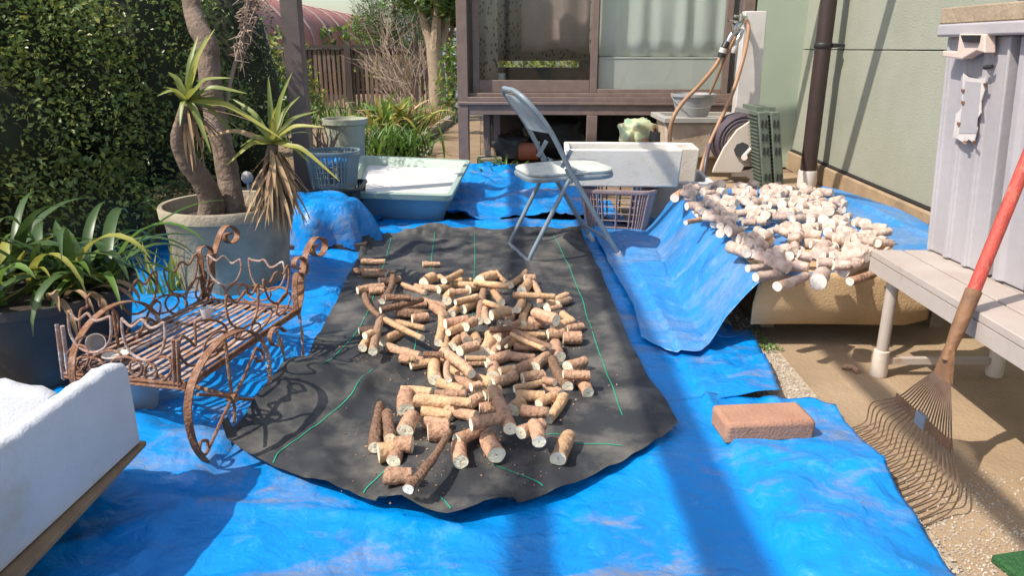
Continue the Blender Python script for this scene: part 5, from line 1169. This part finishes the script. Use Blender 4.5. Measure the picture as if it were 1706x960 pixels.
def basket(name, c, ax, ay, h, m, lab, cat, rz=0, kb=.72, nr=44, rings=(.12, .3, .45, .6, .75, .88), sq=2.6, group=None):
    t = thing(name, c, lab, cat, group); c = Vector(c)
    def P(a, k, z):
        ca, sa = math.cos(a), math.sin(a); e = 2 / sq; x = ax * k * (abs(ca) ** e) * (1 if ca > 0 else -1); y = ay * k * (abs(sa) ** e) * (1 if sa > 0 else -1)
        return c + Vector((x * math.cos(rz) - y * math.sin(rz), x * math.sin(rz) + y * math.cos(rz), z))
    K = lambda s_: lerp(kb, 1, s_)
    mb = MB()
    for k in range(nr):
        a = 2 * math.pi * k / nr; mb.tube([P(a, K(s_), h * s_) for s_ in (.0, .5, .97)], .003, 4, flat=(.012, .0035), ref=(0, 0, 1) if False else None)
    for s_ in rings: mb.tube([P(2 * math.pi * k / 48, K(s_), h * s_) for k in range(48)], .0026, 5, closed=True)
    for a in (math.pi * .25, math.pi * .75, math.pi * 1.25, math.pi * 1.75):
        mb.tube([P(a, K(0), 0), P(a, K(1), h * .97)], .01, 4, flat=(.035, .004))
    mb.build('lattice', m, t)
    mb = MB(); n = 48; rr = [[P(2 * math.pi * k / n, kk, z) for k in range(n)] for kk, z in ((K(.9), h * .90), (1.02, h * .905), (1.05, h * .96), (1.04, h), (.97, h), (K(.92), h * .93))]
    loft(mb, rr, 0, False, False); mb.build('rim', m, t)
    mb = MB(); rr = [[P(2 * math.pi * k / n, K(0) * q, z) for k in range(n)] for q, z in ((1.0, 0), (1.01, h * .09), (.96, h * .09), (.95, .006))]; loft(mb, rr, 0, True, True); mb.build('base', m, t)
    return t
pbk = F(557, 300, 4.15)
basket('crate', (pbk.x - .12, 4.22, .03), .26, .17, .23, 'basket_black', 'black openwork crate in shade beneath the grey blue basket', 'crate', .05, .92, 40, sq=8)
basket('basket', (pbk.x, 4.15, .262), .145, .125, .20, 'basket_blue', 'oval grey blue plastic basket holding blue sheeting, beside the green tub', 'basket', .1, .8, 46)
mb = MB(); V = []; cc = Vector((pbk.x, 4.15, .40))
for j in range(9):
    for i in range(24):
        a = 2 * math.pi * i / 24; r_ = .105 * j / 8; V.append(cc + Vector((r_ * math.cos(a), r_ * .85 * math.sin(a), .03 * noise.noise(Vector((math.cos(a) * 2 * j / 8, math.sin(a) * 2, 3))) + .02 * (1 - j / 8) - .02 * (j == 8))))
mb.add(V, [(j * 24 + i, j * 24 + (i + 1) % 24, (j + 1) * 24 + (i + 1) % 24, (j + 1) * 24 + i) for j in range(8) for i in range(24)])
tag(mb.build('blue_sheeting', 'tarp', solid=.003), 'crumpled piece of blue sheeting inside the grey blue basket', 'sheeting')
# glass-like pale lamp globe seen behind the dead leaves
gq = F(412, 296, 3.6); mb = MB(); blobmesh(mb, gq, (.027, .027, .03), 1, 12, 3); mb.tube([Vector((gq.x, gq.y, 0)), Vector((gq.x, gq.y, gq.z - .03))], .006, 8)
tag(mb.build('garden_light', 'bucket'), 'small pale garden light globe on a thin stake behind the yucca pot', 'garden light')

# ============================================================= UNDER AND BESIDE THE SUNROOM
random.seed(31)
def sack(c, r, m, lab, sd, cat='sack', rz=0, amp=.28, name='sack'):
    mb = MB(); V = []; n = 18
    for i in range(n + 1):
        th = math.pi * i / n
        for j in range(2 * n):
            ph = math.pi * j / n; d = Vector((math.sin(th) * math.cos(ph), math.sin(th) * math.sin(ph), math.cos(th)))
            k = 1 + amp * noise.noise(d * 2.2 + Vector((sd, 0, 0))) + .08 * noise.noise(d * 7 + Vector((sd, 1, 0)))
            e = Vector((math.copysign(abs(d.x) ** .6, d.x) * r[0], math.copysign(abs(d.y) ** .6, d.y) * r[1], max(-.8, math.copysign(abs(d.z) ** .7, d.z)) * r[2])) * k
            V.append(Vector(c) + Vector((e.x * math.cos(rz) - e.y * math.sin(rz), e.x * math.sin(rz) + e.y * math.cos(rz), max(e.z, -r[2] * .8))))
    mb.add(V, [(i * 2 * n + j, i * 2 * n + (j + 1) % (2 * n), (i + 1) * 2 * n + (j + 1) % (2 * n), (i + 1) * 2 * n + j) for i in range(n) for j in range(2 * n)])
    return tag(mb.build(name, m, ang=70), lab, cat)
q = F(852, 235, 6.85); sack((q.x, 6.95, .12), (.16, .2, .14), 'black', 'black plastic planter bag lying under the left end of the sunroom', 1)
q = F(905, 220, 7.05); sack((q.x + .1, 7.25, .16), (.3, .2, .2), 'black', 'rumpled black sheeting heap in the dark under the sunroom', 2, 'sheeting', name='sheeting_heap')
mb = MB(); q = F(878, 230, 6.95); mb.tube([Vector((q.x - .06, 6.8, .11)), Vector((q.x + .10, 6.75, .11))], [.085, .07], 20); tag(mb.build('clay_pot', 'terracotta', bevel=.004), 'terracotta pot lying on its side under the sunroom', 'pot')
q = F(815, 262, 6.7); mb = MB(); mb.box((q.x, 6.72, .035), (.22, .2, .07), .1); tag(mb.build('paving_block', 'stone', bevel=.01), 'sandy paving block at the foot of the short sunroom post', 'block')
q = F(812, 245, 6.7); mb = MB(); mb.box((q.x, 6.75, .10), (.05, .05, .05), .3); mb.tube([(q.x, 6.72, .125), (q.x, 6.72, .24)], .006, 6); tag(mb.build('post_bracket', 'steel'), 'small galvanised bracket on the sandy paving block', 'bracket')
M['flowerbag'] = mat('printed_bag', (.58, .52, .30), (.20, .36, .26), 9, .6, dirt=(.55, .12, .09), dscale=7, dlo=.55, dhi=.62)
q = F(1062, 216, 5.9); sack((q.x, 5.9, .355), (.13, .10, .11), 'flowerbag', 'crumpled colourful printed bag behind the white foam boxes', 3, 'bag', .4, .45, name='printed_bag')
mb = MB(); q = F(1020, 280, 5.8); mb.box((.5 * (F(940, 270, 5.9).x + F(1160, 270, 5.9).x), 5.9, .13), (.95, .3, .26)); tag(mb.build('low_plinth', 'footing', bevel=.015), 'low mortar plinth behind the white foam boxes', 'plinth')
cup('plant_pot', (F(1098, 214, 5.75).x, 5.8, .262), .07, .13, 'dark', 'small dark plant pot between the printed bag and the sink', 'pot')
mb = MB(); a = F(868, 270, 6.35); b = F(990, 274, 6.1); mb.tube([(a.x, 6.35, .03), (b.x, 6.2, .03)], .016, 12); tag(mb.build('plastic_pipe', 'bluepipe'), 'pale blue plastic pipe lying along the far edge of the tarp', 'pipe')
mb = MB(); a = G(795, 284); b = G(880, 284); mb.tube([(a.x, a.y, .014), (b.x, b.y - .03, .014)], .013, 10); tag(mb.build('garden_cane', 'bark_pale'), 'pale cane lying at the far edge of the tarp below the sunroom', 'cane')

# sink with stand
sx0, sx1, sy0, sy1 = F(1112, 210, 5.45).x, F(1240, 210, 5.45).x, 5.45, 5.95
sk = thing('sink', ((sx0 + sx1) / 2, 5.7, 0), 'weathered sandy outdoor sink against the house corner', 'sink')
mb = MB()
mb.box(((sx0 + sx1) / 2, 5.7, .36), (sx1 - sx0, .5, .26), -.05, 0, .94); mb.build('basin', 'sinkm', sk, bevel=.015)
mb = MB(); w_ = sx1 - sx0 + .06
for c_, d_ in ((((sx0 + sx1) / 2, 5.45, .505), (w_, .05, .035)), (((sx0 + sx1) / 2, 5.95, .505), (w_, .05, .035)), ((sx0 - .005, 5.7, .505), (.05, .449, .035)), ((sx1 + .005, 5.7, .505), (.05, .449, .035))): mb.box(c_, d_)
mb.box(((sx0 + sx1) / 2, 5.7, .4935), (w_ - .102, .448, .006)); mb.build('rim', 'greywall', sk, bevel=.008)
mb = MB(); mb.box(((sx0 + sx1) / 2, 5.72, .115), (sx1 - sx0 - .08, .4, .228)); mb.build('stand', 'footing', sk, bevel=.01)
bq = F(1154, 190, 5.6)
bk = thing('bucket', (bq.x, 5.62, .523), 'grey plastic bucket with a wire handle standing on the sink', 'bucket')
mb = MB(); mb.lathe((bq.x, 5.62, .523), [(.112, 0), (.15, .135), (.162, .14), (.164, .158), (.152, .16), (.146, .14), (.106, .01)], 40); mb.build('body', 'bucket', bk)
mb = MB(); mb.tube([Vector((bq.x + .163 * math.cos(a), 5.62 + .163 * math.sin(a), .675)) for a in (0,)] + [Vector((bq.x + .163 * math.cos(a), 5.62 - .163 * math.sin(a), .67 - .085 * math.sin(a))) for a in [math.pi * k / 10 for k in range(1, 11)]], .004, 6); mb.build('handle', 'steel', bk)
# tap column and taps
tc_ = F(1248, 150, 5.55)
tcn = thing('tap_column', (tc_.x, 5.6, .008), 'pale square standpipe column with chrome taps beside the sink', 'standpipe')
mb = MB(); zt_ = F(1252, 19, 5.55).z; mb.box((tc_.x, 5.6, zt_ / 2 + .004), (.15, .10, zt_), -.05, 0, 1.25); mb.build('column', 'pvc', tcn, bevel=.006)
ty = 5.5; T0 = F(1236, 34, ty); T1_ = F(1224, 50, ty - .03)
mb = MB()
mb.tube([T0 + Vector((.03, .05, 0)), T0 + Vector((0, -.02, 0)), F(1228, 45, ty - .06), F(1216, 62, ty - .09), F(1210, 74, ty - .09)], [.018, .02, .022, .018, .015], 12)
mb.tube([F(1234, 30, ty - .05) + Vector((0, 0, -.02)), F(1234, 30, ty - .05) + Vector((0, 0, .03))], .013, 10); mb.tube([F(1224, 26, ty - .07), F(1244, 28, ty - .03)], .009, 8)
mb.tube([F(1220, 40, ty - .1), F(1221, 52, ty - .1)], .012, 8); mb.tube([F(1214, 34, ty - .1), F(1228, 36, ty - .08)], .008, 8); mb.build('tap', 'chrome', tcn)
mb = MB(); mb.tube([F(1236, 50, ty - .05), F(1232, 60, ty - .08), F(1226, 72, ty - .09), F(1224, 80, ty - .09)], [.018, .02, .016, .014], 12); mb.build('tap', 'chrome', tcn)
mb = MB(); mb.tube([F(1226, 72, ty - .09), F(1223, 80, ty - .09), F(1221, 88, ty - .09)], [.02, .03, .022], 14); mb.build('nozzle', 'pvc', tcn)
hs = thing('garden_hose', F(1160, 312, 4.6) * 1, 'tan brown garden hoses hanging from the chrome taps over the sink', 'hose')
mb = MB(); mb.tube([F(1211, 70, ty - .09), F(1206, 80, ty - .1)], .024, 14, mi=1); mb.tube([F(1206, 80, ty - .1), F(1203, 88, ty - .1)], .026, 14, mi=0); mb.tube([F(1203, 88, ty - .1), F(1201, 95, ty - .1)], .026, 14, mi=1); mb.build('connector', ['pvc', 'dark'], hs)
mb = MB(); mb.tube(smooth_path([F(1201, 93, 5.4), F(1190, 112, 5.38), F(1165, 142, 5.3), F(1138, 170, 5.25), F(1122, 195, 5.2), F(1116, 222, 5.2), F(1119, 250, 5.15), F(1140, 278, 5.1), F(1160, 300, 5.0)], 8), .0145, 12)
mb.build('tan_hose', 'hose_tan', hs)
mb = MB(); mb.tube(smooth_path([F(1243, 32, 5.36), F(1247, 48, 5.34), F(1240, 90, 5.2), F(1222, 150, 5.1), F(1200, 200, 5.0), F(1182, 240, 4.95), F(1170, 275, 4.85), F(1164, 305, 4.8), F(1163, 330, 4.75)], 8), .0135, 12)
mb.tube(smooth_path([F(1226, 60, 5.38), F(1206, 100, 5.42), F(1190, 140, 5.5), F(1178, 165, 5.6)], 6), .010, 10)
mb.build('brown_hose', 'hose_tan', hs)
mb = MB(); mb.tube(smooth_path([F(1182, 240, 4.93), F(1176, 268, 4.85), F(1172, 300, 4.8), F(1172, 330, 4.75)], 6), .013, 12); mb.build('dark_hose', 'hose_dark', hs)
# hose reel
ry = 4.95; rc = F(1236, 236, ry)
hr = thing('hose_reel', (rc.x, ry, .16), 'cream hose reel wound with dark hose on a brown stone block', 'hose reel')
def sidepanel(y, m='reel'):
    P = [F(a, b, y) for a, b in ((1186, 288), (1235, 288), (1240, 278), (1290, 276), (1292, 225), (1284, 205), (1268, 196), (1252, 200), (1228, 216), (1206, 246), (1192, 274))]
    mb = MB(); n = len(P); V = P + [p + Vector((0, .022, 0)) for p in P]; mb.add(V, [tuple(range(n)), tuple(range(n, 2 * n))[::-1]] + [(i, i + n, (i + 1) % n + n, (i + 1) % n) for i in range(n)])
    mb.build('side_panel', m, hr, bevel=.005, smooth=False)
sidepanel(ry - .10); sidepanel(ry + .16)
mb = MB(); cR = F(1240, 236, ry); 
for k in range(5):
    for j in range(3):
        rr = .125 + j * .022; yy = ry - .065 + k * .045; mb.tube([Vector((cR.x - .02 + rr * math.cos(2 * math.pi * i / 28), yy, cR.z + rr * math.sin(2 * math.pi * i / 28))) for i in range(28)], .0115, 8, closed=True)
mb.build('wound_hose', 'hose_dark', hr)
mb = MB(); h_ = F(1244, 246, ry - .115); mb.tube([F(1236, 250, ry - .102), F(1236, 250, ry - .118)], .05, 8); mb.build('crank_recess', 'dark', hr)
mb = MB(); mb.tube([F(1238, 262, ry - .14), F(1262, 236, ry - .14)], .014, 10); mb.tube([F(1240, 262, ry - .12), F(1240, 262, ry - .175)], .02, 12); mb.build('crank', 'reel', hr)
mb = MB(); a = F(1180, 288, 4.85); b = F(1276, 288, 4.85)
mb.hexa([(a.x - .06, 4.72, .0085), (b.x + .03, 4.72, .0085), (b.x + .03, 5.2, .0085), (a.x - .06, 5.2, .0085)], [(a.x + .02, 4.80, .152), (b.x - .03, 4.80, .152), (b.x - .03, 5.15, .152), (a.x - .0, 5.15, .152)])
tag(mb.build('stone_block', 'footing', bevel=.012), 'brown tapered stone block under the cream hose reel', 'block')
# folded green crates stood on edge
def fcrate(px0, px1, y, lab, dz=0, lean=0):
    p0 = F(px0, 300, y); p1 = F(px1, 300, y); wd = p1.x - p0.x; h = .62; t = thing('folded_crate', (p0.x + wd / 2, y, .01), lab, 'crate', 'folded green crates leaning together')
    def L_(x, yy, z): return Vector((p0.x + x - lean * z, y + yy, .01 + z + dz))
    mb = MB(); D = .20
    mb.hexa([L_(0, 0, 0), L_(wd, 0, 0), L_(wd, D, 0), L_(0, D, 0)], [L_(0, 0, h), L_(wd, 0, h), L_(wd, D, h), L_(0, D, h)]); mb.build('panel', 'crate_green', t, bevel=.006)
    mb = MB()
    for k in range(7):
        for j in range(2):
            if k == 3: continue
            mb = MB()
            x0_ = wd * (.16 + .40 * j); z0_ = h * (.06 + .132 * k); a_, b_ = L_(x0_, -.006, z0_), L_(x0_ + wd * .28, -.006, z0_ + h * .07)
            mb.hexa([a_, Vector((b_.x, a_.y, a_.z)), Vector((b_.x, a_.y + .004, a_.z)), a_ + Vector((0, .004, 0))], [Vector((a_.x, a_.y, b_.z)), b_, b_ + Vector((0, .004, 0)), Vector((a_.x, a_.y + .004, b_.z))])
            mb.build('slot', 'dark', t, smooth=False)
    mb = MB()
    for k in range(26):
        z0_ = h * (.03 + .94 * k / 25); a_ = L_(-.006, .02, z0_); mb.box(a_ + Vector((0, D / 2 - .02, 0)), (.012, D - .03, .006))
    mb.box(L_(wd / 2, .2, h + .012), (wd * .7, .3, .024)); mb.build('rib', 'crate_green', t)
fcrate(1280, 1296, 4.62, 'left one of two folded green crates leaning behind the table', 0, .17); fcrate(1300, 1315, 4.62, 'right one of two folded green crates leaning behind the table', 0, .17)

# pink basket with foam boxes
pk = Vector((F(1028, 360, 4.12).x, 4.10, .035)); basket('basket', pk, .205, .15, .24, 'basket_pink', 'mauve rectangular plastic basket under the long white foam box', 'basket', R(-12), .80, 60, (.12, .28, .44, .6, .76, .9), 5)
def openbox(name, c, d, rz, th, m, lab, cat, taper=.96):
    t = MB(); c = Vector(c); Mx = Matrix.Rotation(rz, 3, 'Z'); L_, W_, H_ = d
    def rect(kx, ky, z): return [c + Mx @ Vector((sx * kx / 2, sy * ky / 2, z)) for sx, sy in ((-1, -1), (1, -1), (1, 1), (-1, 1))]
    loft(t, [rect(L_ * taper, W_ * taper, 0), rect(L_, W_, H_), rect(L_ - 2 * th, W_ - 2 * th, H_), rect(L_ * taper - 2 * th, W_ * taper - 2 * th, th)], 0, True, True)
    return tag(t.build(name, m, bevel=.008), lab, cat)
openbox('foam_box', (F(1035, 300, 4.05).x, 4.12, .290), (.62, .34, .20), R(-3), .03, 'foam_warm', 'long white foam box with thick rim resting on the mauve basket', 'foam box')
openbox('foam_box', (F(1072, 262, 4.6).x, 4.55, .24), (.60, .30, .20), R(-5), .03, 'foam_pink', 'second pale foam box directly behind the long one on the basket', 'foam box')
openbox('foam_box', (F(1128, 300, 4.35).x, 4.5, .02), (.42, .5, .245), R(-3), .025, 'foam', 'white foam box on the ground between the mauve basket and the table', 'foam box')

# ============================================================= RIGHT FOREGROUND: BRICK, BENCH, CUPBOARDS, RAKE
mb = MB(); bc_ = G(1272, 726, .045); mb.box((bc_.x, bc_.y + .02, .072), (.235, .115, .06), R(5)); tag(mb.build('brick', 'brick', bevel=.011), 'reddish brown brick weighing down the edge of the blue tarp', 'brick')
BT = .40; bn = thing('bench', (1.36, 1.7, .008), 'white painted slatted bench with round pipe legs along the wall', 'bench')
mb = MB()
for k in range(5):
    xa = 1.12 + k * .10; mb.hexa([(xa - .03, .6, BT - .022), (xa + .064, .6, BT - .022), (xa + .095, 2.245, BT - .022), (xa + .003, 2.245, BT - .022)], [(xa - .03, .6, BT), (xa + .064, .6, BT), (xa + .095, 2.245, BT), (xa + .003, 2.245, BT)])
mb.build('top', 'white_metal', bn, bevel=.003)
mb = MB(); mb.hexa([(1.088, .6, BT - .065), (1.104, .6, BT - .065), (1.136, 2.243, BT - .065), (1.121, 2.243, BT - .065)], [(1.088, .6, BT - .023), (1.104, .6, BT - .023), (1.136, 2.243, BT - .023), (1.121, 2.243, BT - .023)])
mb.hexa([(1.125, 2.224, BT - .065), (1.61, 2.224, BT - .065), (1.61, 2.240, BT - .065), (1.125, 2.240, BT - .065)], [(1.137, 2.224, BT - .023), (1.61, 2.224, BT - .023), (1.61, 2.240, BT - .023), (1.137, 2.240, BT - .023)]); mb.build('apron', 'white_metal', bn)
for x, y in ((1.163, 2.165), (1.53, 2.165), (1.12, 1.25), (1.5, 1.25), (1.12, .7), (1.5, .7)):
    mb = MB(); mb.tube([(x, y, .03), (x, y, BT - .024)], .018, 18); l_ = mb.build('leg', 'white_metal', bn)
    mb = MB(); mb.lathe((x, y, .009), [(.024, 0), (.026, .01), (.023, .085), (.0185, .088)], 18); mb.build('foot_sleeve', 'reel', l_)
mb = MB(); mb.box((1.34, 2.165, .06), (.33, .02, .02)); mb.build('stretcher', 'white_metal', bn)
# cupboards
def cupb(name, y0, y1, x0_, z0_, z1_, lab, lean):
    t = thing(name, (x0_ + .2, (y0 + y1) / 2, z0_), lab, 'cupboard')
    n = 4; mb = MB(); V = []; prof = []; dep = .28
    per = (y1 - y0) / 3; ys = []
    for k in range(3):
        ya = y1 - k * per; prof += [(ya, 0), (ya - per * .10, -.0), (ya - per * .14, .010), (ya - per * .86, .010), (ya - per * .90, 0)]
    prof.append((y0, 0))
    for z, l_ in ((z0_, 0), (z1_, lean)):
        for y, o_ in prof: V.append(Vector((x0_ + (y - y1) * -.02 + o_ * 1.0 - l_ * .6, y + l_, z)))
        V += [Vector((x0_ + dep, y0 + l_, z)), Vector((x0_ + dep, y1 + l_, z))]
    N = len(prof) + 2; mb.add(V, [(i, (i + 1) % N, (i + 1) % N + N, i + N) for i in range(N)] + [tuple(range(N))[::-1], tuple(range(N, 2 * N))])
    mb.build('body', 'cupboard', t, bevel=.004, smooth=False)
    return t
c1 = cupb('cupboard', 1.955, 2.235, 1.285, BT + .004, 1.03, 'tall pale ribbed plastic cupboard with a torn label, on the far end of the bench', .04)
c2 = cupb('cupboard', 1.2, 1.93, 1.30, BT + .004, 1.03, 'nearer pale ribbed cupboard at the right edge of the photo', .04)
mb = MB(); mb.box((1.46, 1.72, 1.048), (.44, 1.16, .034)); mb.build('cap', 'cupboard', c1, bevel=.006)
mb = MB(); mb.box((1.44, 1.76, 1.088), (.38, 1.10, .045)); tag(mb.build('wooden_board', 'bark_pale', bevel=.004), 'brown board lying on top of the pale cupboards', 'board')
mb = MB(); mb.tube([(1.50, 2.06, 1.111), (1.50, 2.06, 1.24)], [.045, .06], 16); tag(mb.build('dark_pot', 'dark'), 'dark pot standing on the board above the cupboards', 'pot')
fx = 1.262
M['latchm'] = mat('faded_latch_plastic', (.60, .48, .42), (.52, .41, .36), 10, .6)
def onface(px, py, off=0): return HIT(px, py, Vector((fx - off, 2.1, .8)), Vector((1, .02, 0)).normalized())
def plate(mb, pts, th, off=0, mi=0):
    P = [onface(a, b, off + th) for a, b in pts]; Q = [p + Vector((th, 0, 0)) for p in P]; n = len(P)
    mb.add(P + Q, [tuple(range(n)), tuple(range(n, 2 * n))[::-1]] + [(i, i + n, (i + 1) % n + n, (i + 1) % n) for i in range(n)], mi)
mb = MB(); plate(mb, [(1598, 56), (1640, 56), (1640, 88), (1626, 84), (1602, 98), (1570, 94), (1570, 84), (1594, 86)], .03, 0); mb.build('latch', 'latchm', c1, bevel=.003, smooth=False)
mb = MB(); plate(mb, [(1600, 58), (1628, 58), (1626, 70), (1604, 70)], .010, .0305); mb.build('latch_pocket', 'dark', c1, smooth=False)
mb = MB(); random.seed(6)
edge = [(1604, 122), (1612, 128), (1630, 132), (1641, 128), (1640, 150), (1634, 170), (1634, 188), (1626, 200), (1628, 215), (1622, 238), (1614, 232), (1606, 238), (1596, 232), (1587, 228), (1590, 210), (1592, 190), (1602, 180), (1603, 150)]
plate(mb, edge, .0022, -.001); mb.build('torn_label', 'label_paper', c1, smooth=False)
mb = MB(); plate(mb, [(1608, 135), (1634, 137), (1626, 222), (1597, 222)], .0012, .0014); mb.build('label_scar', 'cupboard', c1, smooth=False)
mb = MB()
for k in range(9):
    a_, b_ = random.choice(((1603, 150), (1603, 170), (1596, 205), (1590, 226), (1606, 236), (1622, 236), (1632, 195), (1640, 140), (1612, 127))); plate(mb, [(a_ - 2, b_ - 2), (a_ + 3, b_ - 1), (a_ + 2, b_ + 4), (a_ - 2, b_ + 3)], .003, .0026)
mb.build('torn_label', 'rust', c1, smooth=False)
mb = MB(); mb.tube([onface(1640, 112, .01), onface(1653, 111, .004)], .006, 8); mb.build('peg', 'dark', c1)

# rake
hub = Vector((1.035, 1.635, .30)); rk = thing('rake', (.98, 1.6, .01), 'long red handled rake with fan of thin wire tines leaning against the bench', 'rake')
A_ = hub; B_ = HIT(1703, 285, Vector((1.21, 0, 0)), Vector((1, 0, 0))); dirr = (B_ - A_).normalized(); END = A_ + dirr * .95
F1 = HIT(1622, 492, A_ + Vector((0, 0, 0)), Vector((dirr.x, 0, 0)).normalized() if False else Vector((0, 1, 0)))
mb = MB(); mb.tube([A_ + dirr * .13, A_ + dirr * .5, END], .0155, 16); mb.build('handle', 'red', rk)
mb = MB(); mb.tube([A_ + dirr * -.01, A_ + dirr * .07, A_ + dirr * .17], [.010, .0165, .0185], 14); mb.build('ferrule', 'bamboo', rk)
def tine_pts(t):                                          # t=0 far/left tine, 1 near/right tine
    top = hub + Vector((.0, (.5 - t) * .055, -.045)); bend = Vector((lerp(.975, .975, t), lerp(1.83, 1.415, t), .03)); tip = Vector((lerp(.900, .885, t) + .01 * math.sin(math.pi * t), lerp(1.80, 1.375, t), .0125))
    sp = top.lerp(bend, .55) + Vector((0, 0, .003)); return top, sp, bend, tip
mb = MB()
for k in range(20):
    t = k / 19; top, sp, bend, tip = tine_pts(t); m1 = bend + Vector((.004, 0, .05)); P = smooth_path([top, top.lerp(sp, .5), sp, m1, bend + Vector((-.004, 0, -.004)), bend.lerp(tip, .55) + Vector((0, 0, -.006)), tip], 5); mb.tube(P, .0019, 5)
mb.build('tines', 'tine', rk)
V = []; mb = MB(); g0, g1 = tine_pts(0)[0], tine_pts(1)[0]; ap = hub + dirr * .012; mm = (g0 + g1) / 2
mb.hexa([g0 + Vector((-.004, .008, -.012)), g1 + Vector((-.004, -.008, -.012)), g1 + Vector((.004, -.008, -.012)), g0 + Vector((.004, .008, -.012))], [ap + Vector((-.006, .012, .01)), ap + Vector((-.006, -.012, .01)), ap + Vector((.006, -.012, .01)), ap + Vector((.006, .012, .01))]); mb.build('head_plate', 'bamboo', rk)
sp0 = [tine_pts(k / 12)[1] for k in range(13)]; mb = MB(); mb.tube([p + Vector((-.003, 0, 0)) for p in sp0], .01, flat=(.024, .004), ref=(0, 0, 1)); mb.build('spreader_bar', 'bamboo', rk, smooth=False)
mb = MB(); mb.tube([sp0[i] + Vector((-.003, 0, 0)) for i in (5, 6, 7)], .01, flat=(.034, .011), ref=(0, 0, 1)); mb.build('clip', 'steel', rk, smooth=False)
# small things on the pad
mb = MB(); q = G(1690, 945); mb.box((q.x + .03, q.y - .03, .017), (.14, .10, .018), .2); tag(mb.build('turf_mat', 'turf', bevel=.004), 'corner of green turf mat at the bottom right', 'mat')
mb = MB(); q = G(1415, 612, .02); mb.tube([(q.x - .02, q.y + .01, .018), (q.x + .012, q.y, .02), (q.x + .016, q.y - .03, .017)], .008, 8); tag(mb.build('root_scrap', 'skin_brown'), 'small bent root scrap on the pad beneath the tan mat', 'scrap')
random.seed(8); mb = MB(); q = G(1262, 578)
for k in range(60): mb.leaf(Vector((q.x + random.gauss(0, .03), q.y + random.gauss(0, .05), .01)), Vector((random.gauss(0, 1), random.gauss(0, 1), .8)), .02, .01)
tag(mb.build('moss', 'leaf_bright', smooth=False), 'green moss patch at the corner of the draped tarp', 'moss', kind='stuff')
